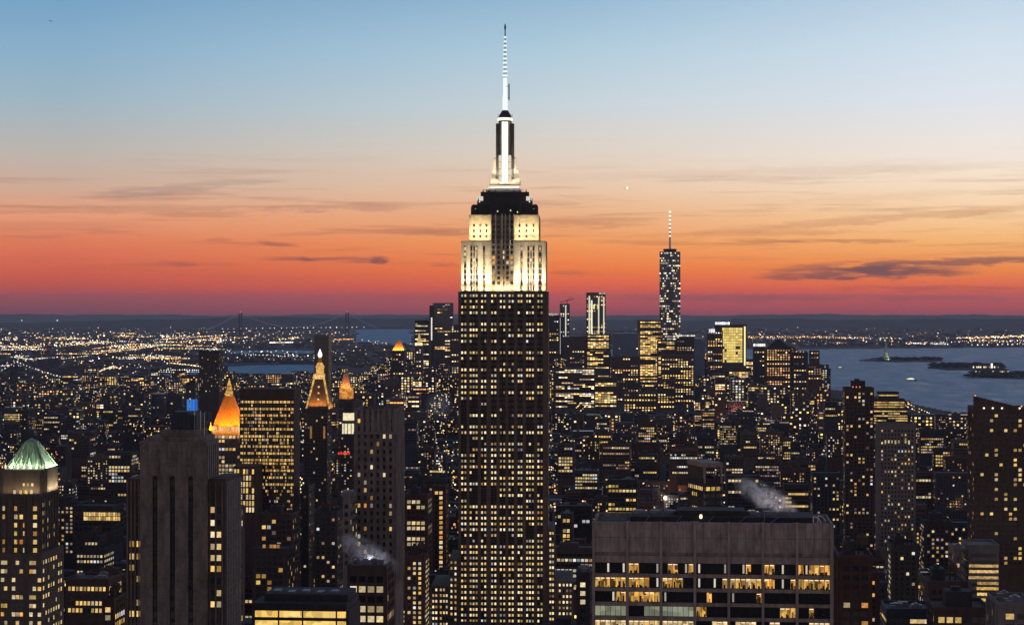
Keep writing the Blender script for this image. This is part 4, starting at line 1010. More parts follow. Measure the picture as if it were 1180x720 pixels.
tower('yellow_lit_tower', 'brown far tower with long white light band on its roof, left of glowing yellow facade', 824, 860, 374, 5700, 55, 'fstrip', 'redbrick', .3, 'o', yb=425, faces='f', parts=0,
      crown=both(topband(371, 374, (1, .98, .95), 1.5, .0, .47)))
o = None
B = Bld('yellow_facade_block', 'glowing yellow facade block at foot of white-banded far tower', 'office building', 846, 5600)
X = lambda px: (px-846)*B.s; zz = B.z; hero(832, 860, 376, 421, 5600, 30)
B.mb.box(X(832), X(860), 0, 30, 0, zz(376)); B.mb.build('wall', MAT['tan'], B.root); B.mb = MB()
YF = litmat('yellow_facade', [(1, .72, .16), (1, .80, .26), (1, .66, .14)], .55, 1.15, .8)
m = MB()
for r in range(13):
    for c_ in range(9):
        if rr.random() < .95: addwin(m, X(833.6)+c_*6.3, 0, zz(379)-r*7.6, 'f', 5.9, 6.6, 0, .3)
m.build('window_grid', YF, B.root)['kind'] = 'stuff'
o = MB(); o.box(X(857.3), X(859), -1.2, -.1, zz(421), zz(376), 0, True); o.build('light_strip', emat('yellow_strip', (1, .84, .4), 1.3), B.root)
tower('hip_roof_tower', 'far brown tower with reddish grid of windows and dark stepped roof', 882, 912, 401, 5300, 55, 'fdot', 'brownbrick', .85, 'o', yb=442, faces='f', parts=0, crown=pyr(391, MAT['black'], None, .95))
tower('office_annex', 'low far block with white-lit upper ledge left of dark stepped roof tower', 868, 882, 398, 5400, 40, 'fdot', 'darkstone', .3, 'm', yb=440, faces='f', parts=0, crown=topband(396, 399, (1, .97, .92), 1.2, 0, 1))
tower('shore_apartment_tower', 'rightmost far downtown tower, dotted windows beside open bay', 931, 947, 404, 5200, 40, 'fdot', 'redbrick', .5, 'm', yb=450, faces='f', parts=0, cat='apartment building', tiers=[(1, 0, 420), (.7, 4, 404)])
tower('shore_apartment_block', 'low far block with pale roof lights left of rightmost downtown tower', 913, 931, 406, 5300, 40, 'fdot', 'darkstone', .35, 'm', yb=450, faces='f', parts=0, cat='apartment building')
for lb, x0, x1, yt, D, dp, st, p, hue in (
  ('wide far block with rows of cream windows just right of floodlit skyscraper, below crane tower', 639, 686, 424, 5000, 40, 'fstrip', .45, 'w'),
  ('small brilliantly yellow far block right of the wide cream-rowed block', 685, 711, 435, 4900, 34, 'fstrip', .6, 'y'),
  ('far block with outlined golden window rows below left of gold-lit blocks', 718, 757, 452, 4700, 36, 'fdot', .5, 'y'),
  ('low far gold-lit block right of and below tapered skyscraper base', 762, 800, 409, 5200, 36, 'fdot', .55, 'y'),
  ('narrow far block of yellow windows beneath tapered skyscraper', 757, 778, 438, 4950, 30, 'fdot', .6, 'y'),
  ('far block with broken amber rows under the striped glass tower', 676, 702, 404, 5450, 30, 'fstrip', .42, 'y'),
  ('far dotted block between striped glass tower and gold-lit block, low', 704, 737, 411, 5300, 36, 'fdot', .35, 'm'),
  ('far block with pale rows left of striped glass tower', 655, 675, 388, 5600, 36, 'fdot', .4, 'm')):
    tower('far_office_block', lb, x0, x1, yt, D, dp, st, 'brownbrick', p, hue, yb=475, faces='f', parts=0)
# middle distance, left half
tower('slender_dark_tower', 'slender unlit dark glass tower standing behind the white lantern tower', 362, 382, 386, 2900, 22, 'resid', 'darkglass', .01, 'm', yb=470, cat='apartment building', mode='each', parts=10)
tower('blue_crown_tower', 'slender dark tower with blue-lit crown behind grey ribbed tower', 213.5, 229, 441, 2500, 20, 'resid', 'bluegrey', .05, 'c', yb=480, cat='apartment building', mode='each', parts=6,
      crown=lambda B: [ (lambda o: (o.box(B.a+2+i*3.6, B.a+4.8+i*3.6, -.6, -.05, B.z(473), B.z(460), 0, True), o.build('blue_light_panel', LIT['b'], B.root)))(MB()) for i in range(4)])
tower('dark_apartment_tower', 'dark narrow tower with few windows above the gold spike finial', 229, 257, 405, 3500, 30, 'resid', 'darkstone', .10, 'm', yb=440, cat='apartment building', mode='each', parts=20)
B = tower('lantern_top_tower', 'tower with glowing orange upper block and cream lit drum, right of white lantern tower', 391, 411, 500, 2300, 20, 'resid', 'darkstone', .12, 'm', yb=560, mode='each', parts=20)
zz = B.z; X = lambda px: (px-401)*B.s
o = MB(); o.frust(X(402), 8, 6.6, 6, zz(500), 6.6, 6, zz(499)); o.lathe(X(402), 9, [(8.2, zz(500)), (8.2, zz(488)), (6.8, zz(484)), (6.6, zz(476))], 12); o.build('lit_drum', litmat('drum_glow', [(1, .84, .52), (1, .9, .62)], .9, 1.1, 1, tex=.45, texlo=.85), B.root)
o = MB()
for i in range(12): o.bar((X(402)+8.3*cos(i*pi/6), 9+8.3*sin(i*pi/6), zz(500)), (X(402)+8.3*cos(i*pi/6), 9+8.3*sin(i*pi/6), zz(487)), .45, 4)
o.lathe(X(402), 9, [(8.7, zz(488)), (8.7, zz(486.6)), (7.2, zz(484.5))], 12)
o.build('drum_pilaster', MAT['tan'], B.root)
o = MB(); o.lathe(X(402), 9, [(5.5, zz(476)), (5.5, zz(462))], 10); o.build('drum_neck', MAT['darkstone'], B.root)
o = MB()
for i in range(5): o.box(X(392.6)+i*3.0, X(392.6)+i*3.0+2.5, 1.5, 12, zz(459.5), zz(452), 0, True)
o.box(X(392.4), X(406.6), 2, 12, zz(459.5), zz(447)); o.build('orange_block', litmat('orange_glow', [(1, .30, .04), (1, .42, .09)], .7, 1.0, 1, tex=.5, texlo=.35), B.root)
o = MB(); o.frust(X(399.5), 7, 6.0, 4.5, zz(447), 2.5, 2.2, zz(430)); o.build('dark_top', MAT['crownstone'], B.root); area(B.root, (X(399.5), -3, zz(447.5)), 12, .8, 5200, (1, .30, .06), up('f', 38))
o = MB(); 
for i in range(9): o.box(X(391)+i*1.6, X(391)+i*1.6+1.1, -.6, -.1, zz(523.5), zz(521-(i%3)*.4), 0, True)
o.build('red_sign_band', LIT['r'], B.root)
tower('crenellated_stone_tower', 'grey stone tower with ribbed crenellated top and scattered windows, left of skyscraper', 408, 466, 472, 900, 26, (2.9, 1.2, 3.5, 1.8, .5, .2), 'greybrick', .10, 'm', yb=640, mode='each', parts=60, cat='office tower', rz=-5,
      crown=lambda B: (lambda o: ([o.box(B.a+.3+i*2.55, B.a+1.7+i*2.55, -.75, -.56, B.z(497), B.z(470.5), 0, True) for i in range(9)], o.box(B.a-.2, B.b+.2, -.95, -.5, B.z(500), B.z(497.5), 0, True), o.build('crenellation', MAT['palebrick'], B.root)))(MB()))
tower('stone_annex', 'pale blank flank block below the crenellated stone tower', 395, 409, 570, 880, 20, 'punched', 'palebrick', .05, 'w', yb=640, mode='each', parts=10)
tower('loft_block', 'brown block with bright window rows hugging left of skyscraper lower shaft', 466, 498, 570, 1500, 26, 'loft', 'redbrick', .75, 'w', yb=640, roof='tank', parts=60)
tower('loft_block', 'narrow brown block with orange-lit column, between bright loft block and skyscraper', 498, 517, 560, 1600, 22, 'loft', 'redbrick', .35, 'o', yb=660, parts=30, mode='col', crown=topband(542, 544, (1, .75, .3), .9, -.2, 1))
tower('corner_office_block', 'dark block with four rows of cream windows under steam plume', 400, 455, 652, 800, 22, 'loft', 'brownbrick', .42, 'w', yb=720, roof='plant', parts=60)
tower('dark_apartment_block', 'dark block with sparse window pairs right of bottom-left yellow glazed hall', 466, 495, 640, 1250, 24, 'resid', 'redbrick', .3, 'w', yb=720, mode='col', parts=40)
tower('loft_building', 'brown block with pairs of cream windows, below banded slab', 300, 345, 592, 1400, 24, 'loft', 'brownbrick', .14, 'm', yb=650, mode='each', parts=40, roof='tank')
tower('office_block', 'dim block with orange-lit shopfront row beneath banded slab', 290, 340, 632, 1250, 24, 'loft', 'darkstone', .1, 'o', yb=690, mode='each', parts=30, crown=topband(627, 631, O_, .45, .3, .8))
tower('dark_tower_block', 'tall black unlit block between banded slab and crenellated tower', 347, 362, 560, 1500, 24, 'resid', 'black', .06, 'd', yb=650, mode='each', parts=10)
tower('apartment_slab', 'dark slab with scattered white dots below white lantern tower', 362, 396, 590, 1300, 24, 'resid', 'darkstone', .08, 'm', yb=690, mode='each', parts=30, roof='tank')
# the yellow glazed hall at the bottom
B = Bld('glazed_hall', 'roof hall with two rows of bright yellow glazing, bottom edge left of centre', 'office building', 347, 700)
X = lambda px: (px-347)*B.s; zz = B.z; hero(290, 404, 688, 720, 700, 30)
B.mb.box(X(292), X(402), .5, 26, 0, zz(703)); B.mb.box(X(290), X(400), .0, 26, zz(703), zz(695)); B.mb.box(X(300), X(398), 6, 24, zz(695), zz(687))
for px in (292, 320.5, 348.5, 388, 400): B.mb.box(X(px)-.25, X(px)+.25, .1, .5, 0, zz(703), 0, True)
B.mb.build('wall', MAT['darkstone'], B.root); B.mb = MB()
HALL = litmat('hall_glazing', [(1, .60, .12), (1, .70, .22)], .75, 1.1, 1, tex=.5, texlo=.55)
for (a, b) in ((292.5, 320), (321, 348), (349, 387.5), (388.5, 399.5)):
    for (y0_, y1_) in ((711.2, 703.8), (722, 715)):
        m = MB(); addwin(m, (X(a)+X(b))/2, .5, (zz(y0_)+zz(y1_))/2, 'f', X(b)-X(a), zz(y1_)-zz(y0_), 0, .07); m.build('window', HALL, B.root)
o = MB()
for i in range(5): o.box(X(308+i*17), X(316+i*17), 9, 14, zz(687)-.1, zz(684.5+i%2*1.2), 0, True)
o.build('roof_plant', MAT['steel'], B.root)
# left, between the ribbed tower and the green roof
tower('low_office_block', 'low block with golden glowing top storey behind grey ribbed tower', 84, 143, 583, 1500, 30, 'loft', 'darkstone', .02, 'd', yb=605, parts=6, roof=None,
      crown=lambda B: (lambda m: ([addwin(m, B.a+9+i*1.9, 0, B.z(592+q*5), 'f', 1.6, 2.8, 0, .5) for i in range(15) for q in (0, 1)], m.build('lit_top_storey', LIT['y'], B.root)))(MB()))
tower('stepped_office_block', 'small block with four short rows of white windows under golden top storey block', 87, 120, 620, 1350, 24, (2.3, 1.5, 3.6, 1.7, .2, .2), 'darkstone', .8, 'c', yb=660, parts=60, tiers=[(1, 0, 632), (.55, 3, 618)])
tower('low_office_block', 'low block with three rows of warm windows, between green roof tower and ribbed tower', 75, 141, 667, 1100, 26, (2.2, 1.5, 4.0, 2.3, .2, .3), 'brownbrick', .72, 'y', yb=700, parts=100, roof='plant')
tower('brick_walkup', 'red brick block with column of warm window pairs at bottom, left of ribbed tower', 118, 140, 690, 1000, 22, 'loft', 'redbrick', .55, 'w', yb=720, parts=30, keep=True)
tower('white_window_block', 'far block with three bright white window rows left of ribbed tower', 123, 160, 521, 2300, 30, 'loft', 'darkstone', .45, 'w', yb=560, parts=60)
# right half
tower('framed_roof_tower', 'tower with open stone roof frame and lit floors, behind concrete slab', 794, 833, 552, 1100, 26, 'office', 'darkstone', .75, 'g', yb=600, rz=15, parts=60, faces='fl',
      crown=lambda B: (lambda o: ([o.box(B.a+q-.55, B.a+q+.55, -.3, .9, B.zt-22, B.z(538), 0, True) for q in (.5, B.b-B.a-.5)], [o.box(B.a+q-.18, B.a+q+.18, .1, .5, B.zt-1, B.z(538), 0, True) for q in (6.5, 12.5)],
        o.box(B.a-.4, B.b+.4, -.4, 26, B.z(538), B.z(533), 0, True), o.box(B.a, B.a+1, 1, 26, B.zt-1, B.z(538), 1, True), o.box(B.a, B.b, 25, 26, B.zt-1, B.z(538), 1, True), o.build('roof_frame', [MAT['concrete'], MAT['brownbrick']], B.root)))(MB()))
tower('yellow_window_block', 'small block with bright lit grid of windows, just right of skyscraper mid shaft', 642, 663, 512, 2500, 30, 'loft', 'brownbrick', .85, 'w', yb=540, parts=60)
tower('lit_loft_block', 'block with rows of yellow windows above left end of concrete slab', 700, 735, 553, 1700, 26, 'office', 'darkstone', .7, 'y', yb=590, parts=60)
tower('lit_loft_block', 'stubby block of bright window pairs squeezed between skyscraper and concrete slab', 646, 661, 592, 1600, 22, (3.1, 2.3, 4.1, 2.7, .3, .2), 'brownbrick', .85, 'y', yb=618, parts=40)
tower('wide_window_block', 'block with white-lit window row behind left end of concrete slab', 641, 683, 583, 1750, 26, 'loft', 'darkstone', .35, 'c', yb=600, parts=30)
tower('narrow_side_block', 'dark block with pale window rows between skyscraper wing and concrete slab', 664, 682, 660, 900, 22, 'office', 'darkstone', .5, 'c', yb=720, parts=40)
tower('pink_terrace_block', 'dark block crowned by reddish lit terrace, middle right', 836, 876, 548, 2100, 30, 'loft', 'darkstone', .2, 'w', yb=585, parts=40)
tower('office_slab', 'low slab with one bright yellow row behind steam plume', 902, 932, 558, 1900, 26, 'band', 'darkstone', .5, 'y', yb=590, parts=40)
tower('residential_slab', 'dark slab with few cream windows at right end of concrete slab roofline', 934, 968, 545, 1800, 26, 'resid', 'bluegrey', .14, 'm', yb=640, mode='each', parts=40)
tower('black_apartment_tower', 'tall narrow near-black tower with red roof lights, right of concrete slab', 971, 1007, 447, 1700, 24, 'resid', 'brownbrick', .13, 'm', yb=640, cat='apartment building', mode='each', parts=80, roof='house', crown=beacon(.3, (1, .25, .18), 1.1, .55, 3))
tower('grey_apartment_tower', 'tall pale grey tower with blank upper storeys and one lit row near top', 1009, 1055, 489, 1550, 24, (2.6, 1.2, 3.2, 1.6, .3, .2), 'palebrick', .14, 'm', yb=620, cat='apartment building', mode='each', parts=80, crown=topband(507, 510.5, (1, .78, .4), .55, .15, .85))
tower('terraced_office_block', 'hip-shaped terraced block with greenish lit floors against bay', 1003, 1046, 452, 3300, 40, 'band', 'darkstone', .75, 'g', yb=482, parts=60, tiers=[(1, 0, 470), (.85, 4, 460), (.55, 8, 452)])
B = tower('slant_roof_tower', 'large dark apartment tower with slanted roof edge at right edge', 1123, 1184, 470, 1250, 28, (2.95, 1.9, 3.1, 1.75, .2, .0), 'brownbrick', .075, 'y', yb=640, cat='apartment building', mode='col', parts=100)
zz = B.z; X = lambda px: (px-1153.5)*B.s
o = MB(); P = [(X(1123), zz(471.5)), (X(1184), zz(471.5)), (X(1184), zz(471)), (X(1124), zz(456.5)), (X(1123), zz(456.5))]
o.loft([[(x_, y_, z_) for x_, z_ in P] for y_ in (-.1, 3.4)], 0, True, True); o.f = o.f; o.build('slanted_parapet', MAT['brownbrick'], B.root)
for px in (1134, 1144, 1154.5, 1174.5):
    o = MB(); o.lathe(X(px), -.6, [(.3, zz(471)), (.65, zz(470.2)), (.3, zz(469.2))], 8); o.build('parapet_lamp', emat('parapet_glow', (1, .93, .82), 1.8), B.root)
for px in (1124.5, 1177):
    o = MB(); o.lathe(X(px), 1, [(.2, zz(457 if px < 1150 else 469)), (.5, zz(456 if px < 1150 else 468)), (.2, zz(455 if px < 1150 else 467))], 8); o.build('roof_beacon', emat('orange_beacon', (1, .35, .12), 1.5), B.root)
tower('band_window_block', 'grey block with stepped bright yellow window bands, lower right', 1108, 1151, 628, 1050, 26, 'band', 'palebrick', .0, 'y', yb=720, parts=0,
      crown=lambda B: [ (lambda m: (m.box(B.a+(B.b-B.a)*x0_, B.a+(B.b-B.a)*.97, -.75, -.55, B.z(y_+1.6), B.z(y_-1.6), 0, True), m.build('window', LIT['y'], B.root)))(MB()) for y_, x0_ in ((651.5, .02), (658, .02), (665, .0), (671.5, .28), (677.5, .26), (684, .28), (690.5, .2))])
tower('brick_block', 'narrow rough grey brick block hugging left of yellow-banded block', 1094, 1108, 632, 1040, 24, 'punched', 'greybrick', .12, 'd', yb=690, parts=10, mode='each')
tower('wide_low_block', 'wide dark low block with single lit windows below yellow-banded block', 1060, 1112, 670, 950, 30, 'punched', 'brownbrick', .07, 'w', yb=720, mode='each', parts=30, roof='tank')
tower('flat_roof_block', 'pale flat roofed block with one yellow window row, bottom right of centre', 1015, 1075, 702, 900, 26, 'band', 'bluegrey', .35, 'y', yb=720, parts=30, roof='plant')
tower('shop_block', 'block with warm scattered windows along bottom edge, lower right', 1068, 1140, 700, 860, 28, 'loft', 'brownbrick', .42, 'w', yb=720, parts=40)
tower('columned_block', 'reddish brown block with pale vertical piers beside concrete slab, bottom', 961, 1005, 640, 800, 26, (3.6, 2.6, 3.7, 2.0, .6, .2), 'redbrick', .08, 'o', yb=720, mode='each', parts=30)
tower('dark_brick_block', 'brown block with few orange windows between columned block and pale roof', 985, 1014, 660, 1000, 24, 'resid', 'redbrick', .15, 'o', yb=720, mode='each', parts=30)
tower('arched_roof_block', 'grey pilastered block with rounded roof edge, bottom right corner', 1150, 1190, 694, 760, 26, (4.2, 3.2, 4.0, 2.2, .7, .3), 'palebrick', .12, 'w', yb=720, mode='each', parts=20)
tower('apartment_block', 'dark block with white window dots left of slant roof tower', 1060, 1096, 600, 1500, 26, 'resid', 'darkstone', .2, 'm', yb=660, mode='each', parts=40, roof='house')
tower('apartment_block', 'dark block with column of cream windows under pale grey tower', 1022, 1058, 628, 1200, 26, 'resid', 'darkstone', .22, 'w', yb=690, mode='col', parts=40, roof='tank')
tower('apartment_block', 'dark blue-grey blank block left of slant roof tower top', 1075, 1122, 545, 2300, 30, 'resid', 'bluegrey', .05, 'm', yb=600, mode='each', parts=30)
# ------------------------------------------------------------------ the ordinary city between the landmarks
TH = R(-5); CT, ST = cos(TH), sin(TH)
fr = random.Random(21)
LOTS = []
def blocked(x0, x1, y0, y1): return any(x1 > a and x0 < b and y1 > c and y0 < d for a, b, c, d in PLAN)
v = 1240.0; row = 0
while v < 6700:
    for half in (0, 1):
        u = -2100.0+fr.uniform(0, 40)
        while u < 2100:
            wl = fr.uniform(16, 44) if v < 4600 else fr.uniform(22, 52)
            dpt = fr.uniform(22, 28)
            if (u+6000) % 270 < 30: u += 32; continue
            x = u*CT-v*ST; y = u*ST+v*CT
            uu = u; u += wl+(0 if fr.random() < .6 else fr.uniform(2, 14))
            if y < 1240: continue
            xc = x+wl/2
            if abs(xc) > .285*y+40: continue
            px0, px1 = CX+F*x/y, CX+F*(x+wl)/y; pc = (px0+px1)/2
            yg = CY+F*(H+drop(xc, y))/y
            if is_water(pc, yg) or is_water(pc, yg-2.0) or is_water(pc+(-4 if pc < 500 else 4), yg-1): continue
            t = fr.random()
            if y < 2300: h = 30+40*t+(50*fr.random() if fr.random() < .4 else 0); cap = 575+fr.random()*50
            elif y < 4400:
                h = 14+24*t+(14+40*fr.random() if fr.random() < .20 else 0); cap = 452
                if 470 < pc < 800 and 3000 < y < 3900: h *= .8
            elif 440 < pc < 950: h = 34+60*t+(75*fr.random() if fr.random() < .28 else 0); cap = 394+fr.random()*40
            else: h = 13+22*t+(32*fr.random() if fr.random() < .16 else 0); cap = 420
            if pc > 1040 and y > 2600: cap = max(cap, 476)
            elif pc > 950 and y > 2600: cap = max(cap, 460)
            for (a, b, yt, yb, D) in HERO:
                if D > y-5 and b > px0-.5 and a < px1+.5: cap = max(cap, yb)
            zmax = H-(cap-CY)*y/F
            if h > zmax: h = zmax-fr.random()*4
            if h < 7: continue
            if blocked(x, x+wl, y, y+dpt): continue
            LOTS.append([x, y, wl, dpt, h, px0, px1, CY+F*(H+drop(xc, y)-h)/y, yg])
        v += 30
    v += 20
import numpy as np
buf = np.zeros((720, 1180), bool)
allr = [('h', D, a, b, yt, min(yb+60, 720), None) for (a, b, yt, yb, D) in HERO]+[('f', q[1], q[5], q[6], q[7], q[8], q) for q in LOTS]
for kind, D, a, b, yt, yb, q in sorted(allr, key=lambda r_: r_[1]):
    i0, i1, j0, j1 = max(0, int(a)), min(1180, int(b)+1), max(0, int(yt)), min(720, int(yb)+1)
    vis = 0
    if i1 > i0 and j1 > j0:
        sub = buf[j0:j1, i0:i1]; vis = int((~sub).sum()); sub[:] = True
    if q is not None: q.append(vis)
LOTS.sort(key=lambda q: -q[9])
INDIV = [q for q in LOTS if q[9] > 6][:285]; REST = LOTS[len(INDIV):]
WALLS = [('darkstone', 'dark stone'), ('brownbrick', 'brown brick'), ('redbrick', 'red brick'), ('bluegrey', 'blue grey'), ('tan', 'tan'), ('darkglass', 'dark glass')]
MARKS = [(35, 525, 'the green pyramid roof'), (199, 520, 'the ribbed stone tower'), (258, 470, 'the gold spike pyramid'), (310, 500, 'the yellow banded slab'), (368, 440, 'the white lantern tower'),
 (437, 490, 'the crenellated tower'), (458, 400, 'the far orange pyramid'), (508, 365, 'the far flat dark tower'), (580, 450, 'the floodlit skyscraper'), (688, 360, 'the striped glass tower'),
 (772, 340, 'the tapered far tower'), (846, 395, 'the yellow far facade'), (896, 410, 'the dark stepped roof tower'), (939, 420, 'the rightmost downtown tower'), (821, 620, 'the concrete bay slab'), (813, 550, 'the open roof frame'),
 (989, 500, 'the red-beaconed dark tower'), (1032, 520, 'the pale grey tower'), (1024, 465, 'the terraced block'), (1153, 520, 'the slant roof tower'), (1130, 660, 'the yellow stepped bands'), (347, 705, 'the yellow glazed hall'), (112, 595, 'the golden top storey'), (427, 670, 'the steam-capped corner block')]
SEEN_L = {}
ORD = ['', 'second', 'third', 'fourth', 'fifth', 'sixth', 'seventh', 'eighth', 'ninth', 'tenth', 'eleventh', 'twelfth', 'thirteenth', 'fourteenth', 'fifteenth']
def describe(q, wall, hue, nl, roof, setback):
    px = (q[5]+q[6])/2; py = q[7]+4; wpx = q[6]-q[5]
    mk = min(MARKS, key=lambda m: abs(m[0]-px)+.9*abs(m[1]-py))
    dx_, dy_ = px-mk[0], py-mk[1]
    pos = ('left of ' if dx_ < 0 else 'right of ') if abs(dx_) > abs(dy_)*.8 and abs(dx_) > 8 else ('above ' if dy_ < 0 else 'below ')
    hh = q[8]-q[7]
    size = 'slim' if wpx < 9 else 'wide' if wpx > 26 else 'mid-width'
    tall = 'tower' if q[4] > 65 else 'low block' if q[4] < 24 else 'block'
    hn = {'w': 'cream', 'y': 'yellow', 'o': 'orange', 'c': 'white', 'm': 'mixed', 'd': 'dim', 'g': 'yellow'}[hue]
    rf = {'tank': ' with tank', 'house': ' with penthouse', None: '', 'plant': ' with roof plant'}[roof]
    lt = 'unlit' if nl == 0 else ('few ' if nl < 5 else 'many ')+hn+' lights'
    lb = '%s%s %s %s%s, %s, %s%s' % ('', 'stepped' if setback else size, wall, tall, rf, lt, pos, mk[2])
    return lb
pend = []
for q in sorted(INDIV, key=lambda q_: q_[1]):
    x, y, wl, dpt, h, px0, px1, yt, yg, vis = q
    mat, wn_ = fr.choice(WALLS); hue = fr.choice('wwymmocdd' if y < 4400 else 'wwymoc'); bright = fr.random()
    p = .14 if bright < .28 else .3 if bright < .68 else .55 if bright < .92 else .85
    if y > 4400: p = min(.9, p*1.8)
    roof = fr.choice(('tank', 'house', 'plant', None)) if y < 3600 else (fr.choice(('house', None)) if y < 4600 else None)
    setb = fr.random() < .3 and h > 35 and y < 5600
    B = Bld('city_building', None, 'building', 0, y, -5, 'ordinary city buildings', pxx=x+wl/2)
    st = fr.choice(('resid', 'loft', 'punched', 'office')) if y < 3600 else fr.choice(('fdot', 'fdot', 'fstrip'))
    mode = 'row' if st in ('office', 'loft', 'fstrip') else 'each'
    a, b = -wl/2, wl/2; fc = 'fr' if x < 250 else 'fl'
    zm = max(0, h-34 if y < 3600 else h-60); base = h*(.62 if setb else 1)
    B.tier(a, b, 0, dpt, 0, base, st, p, hue, mode, fc, zm, para=y < 3200)
    if setb: B.tier(a*.7, b*.75, 3, dpt-2, base-.9, h, st, p, hue, mode, fc, 0, para=y < 3200)
    k_ = .7 if setb else 1
    if roof == 'house': B.house(a*.5*k_, b*.3*k_, dpt*.35, dpt*.75, h, h+fr.uniform(2.5, 5), mat)
    elif roof == 'tank': B.house(a*.6*k_, 0, dpt*.4, dpt*.7, h, h+3.2, mat); B.tank(b*.45*k_, dpt*.45, h, 6.5, 2.1)
    elif roof == 'plant':
        for i in range(3):
            t = MB(); w_ = fr.uniform(1.5, 3.5); x_ = fr.uniform(a*.8, b*.8-w_)*k_; y_ = fr.uniform(4, dpt-7); t.box(x_, x_+w_, y_, y_+w_, h-.9, h+fr.uniform(.4, 2.0))
            t.build('roof_unit', MAT['steel'], B.root)
    B.finish(MAT[mat]); pend.append((B, describe(q, wn_, hue, B.nlit, roof, setb), q))
def shorten(t): return t if len(t.split()) <= 16 else t.replace('mid-width ', '').replace('many ', '', 1).replace('roof plant', 'plant') if len(t.split()) <= 18 else t.replace('many ', '').replace('roof plant', 'plant').replace('mid-width ', '')
cnt = {}
for B, lb, q in pend: cnt.setdefault(lb, []).append((B, q))
for lb, L in cnt.items():
    if len(L) == 1: L[0][0].root['label'] = shorten(lb)
    else:                                                    # several alike: told apart by their order in the picture
        L.sort(key=lambda t: t[1][5])
        for i, (B, q) in enumerate(L): B.root['label'] = shorten(('leftmost ' if i == 0 else 'rightmost ' if i == len(L)-1 else ORD[i] + '-from-left ' if i < 15 else 'later ')+lb.replace(' the ', ' ').replace(' with ', ', ', 1))
# everything smaller: one mass of rooftops with its lit windows
m = MB(); KS = ['w', 'y', 'o', 'c', 'd']
mw = [MAT['citywall'], MAT['cityred'], MAT['bluegrey'], MAT['citywall']]
for q in REST:
    x, y, wl, dpt, h = q[:5]; xc = x+wl/2; dr = drop(xc, y); mi = fr.randrange(4)
    def T(px_, py_): return (xc+px_*CT-py_*ST, y+px_*ST+py_*CT)
    P = [T(-wl/2, 0), T(wl/2, 0), T(wl/2, dpt), T(-wl/2, dpt)]
    m.loft([[(a, b, z) for a, b in P] for z in (-dr, h-dr)], mi, False, True)
    if fr.random() < .5:
        P = [T(-wl*.2, dpt*.3), T(wl*.15, dpt*.3), T(wl*.15, dpt*.7), T(-wl*.2, dpt*.7)]
        m.loft([[(a, b, z) for a, b in P] for z in (h-dr, h-dr+fr.uniform(2, 4.5))], mi, False, True)
    pl = fr.choice((.05, .14, .24, .4, .6)); hue = fr.choice(('w', 'y', 'o', 'c', 'd', 'mix'))
    fw, fh_, ww, wh = (3.4, 3.6, 1.9, 1.9) if y < 3000 else (5.2, 4.0, 2.6, 2.0)
    nf = min(int((h-3)/fh_), 7 if y < 4400 else 12)
    for r in range(nf):
        for c_ in range(int(wl/fw)):
            if fr.random() < pl*.85:
                u_ = -wl/2+(c_+.5)*fw; z = h-dr-3-r*fh_; k = fr.choice('wwyoc') if hue == 'mix' else hue
                a, b = T(u_-ww/2, -.1), T(u_+ww/2, -.1)
                m.poly([(*a, z-wh/2), (*b, z-wh/2), (*b, z+wh/2), (*a, z+wh/2)], 4+KS.index(k))
for q in REST:                                               # stray small lights: stair heads, lobbies, single rooms
    x, y, wl, dpt, h = q[:5]; xc = x+wl/2; dr = drop(xc, y)
    for i in range(fr.randint(12, 32)):
        u_ = fr.uniform(-wl/2+1.2, wl/2-1.2); z = h-dr-fr.uniform(1.5, max(2, min(h-3, 26))); hw_ = fr.uniform(.35, .8)*max(1, y/3600); k = fr.choice('wwyyyoocdddd')
        a, b = (xc+(u_-hw_)*CT+.14*ST, y+(u_-hw_)*ST-.14*CT), (xc+(u_+hw_)*CT+.14*ST, y+(u_+hw_)*ST-.14*CT)
        m.poly([(*a, z-.8), (*b, z-.8), (*b, z+.8), (*a, z+.8)], 4+KS.index(k))
o = m.build('dense_city_rooftops', mw+[FARLIT[k] for k in KS]); tag(o, 'dense dark carpet of smaller rooftops and scattered lit windows between the towers', 'buildings', kind='stuff')
# street lighting down in the gaps
LAMPM = {'o': litmat('street_sodium', [(1, .42, .10), (1, .55, .2)], 1.0, 4.0, 1.6), 'w': litmat('street_white', [(1, .85, .6), (.95, .95, 1)], .8, 3.5, 1.6), 'y': litmat('street_amber', [(1, .68, .3), (1, .78, .42)], 1.0, 4.5, 2.0)}
LK = ['o', 'w', 'y']
def lamp(m, x, y, z0, h, r, k, pole=True):
    if pole: m.box(x-.12*r-.05, x+.12*r+.05, y, y+.2*r+.1, z0, z0+h, 3)
    z = z0+h+r
    m.loft([[(x+r*cos(t)*f_, y+r*sin(t)*f_, z+dz_) for t in (0, 1.2566, 2.513, 3.77, 5.0265)] for f_, dz_ in ((.35, -r*.8), (1, -r*.1), (.8, r*.5), (.1, r*.8))], LK.index(k), True, True)
lm = [LAMPM[k] for k in LK]+[MAT['black']]
m = MB()
for i in range(1800):
    y = fr.uniform(1700, 6300); x = fr.uniform(-.27, .27)*y
    u_ = x*CT+y*ST; u_ = round((u_-15)/270)*270+fr.choice((-9, 9))+15; vv = -x*ST+y*CT
    xx, yy = u_*CT-vv*ST, u_*ST+vv*CT
    if yy < 1500 or blocked(xx-1, xx+1, yy-1, yy+1) or is_water(CX+F*xx/yy, CY+F*H/yy): continue
    lamp(m, xx, yy, -drop(xx, yy), 9, .5+yy/6000, fr.choice('ooyw'))
for i in range(16):                                          # the one street that shows, a slanting string of amber lights
    px = 848+i*1.0+fr.uniform(-.6, .6); y = 4050-i*62; x = (px-CX)/F*y; lamp(m, x, y, -drop(x, y), 36-i*.4, 1.0+fr.random()*.8, fr.choice('ooy'))
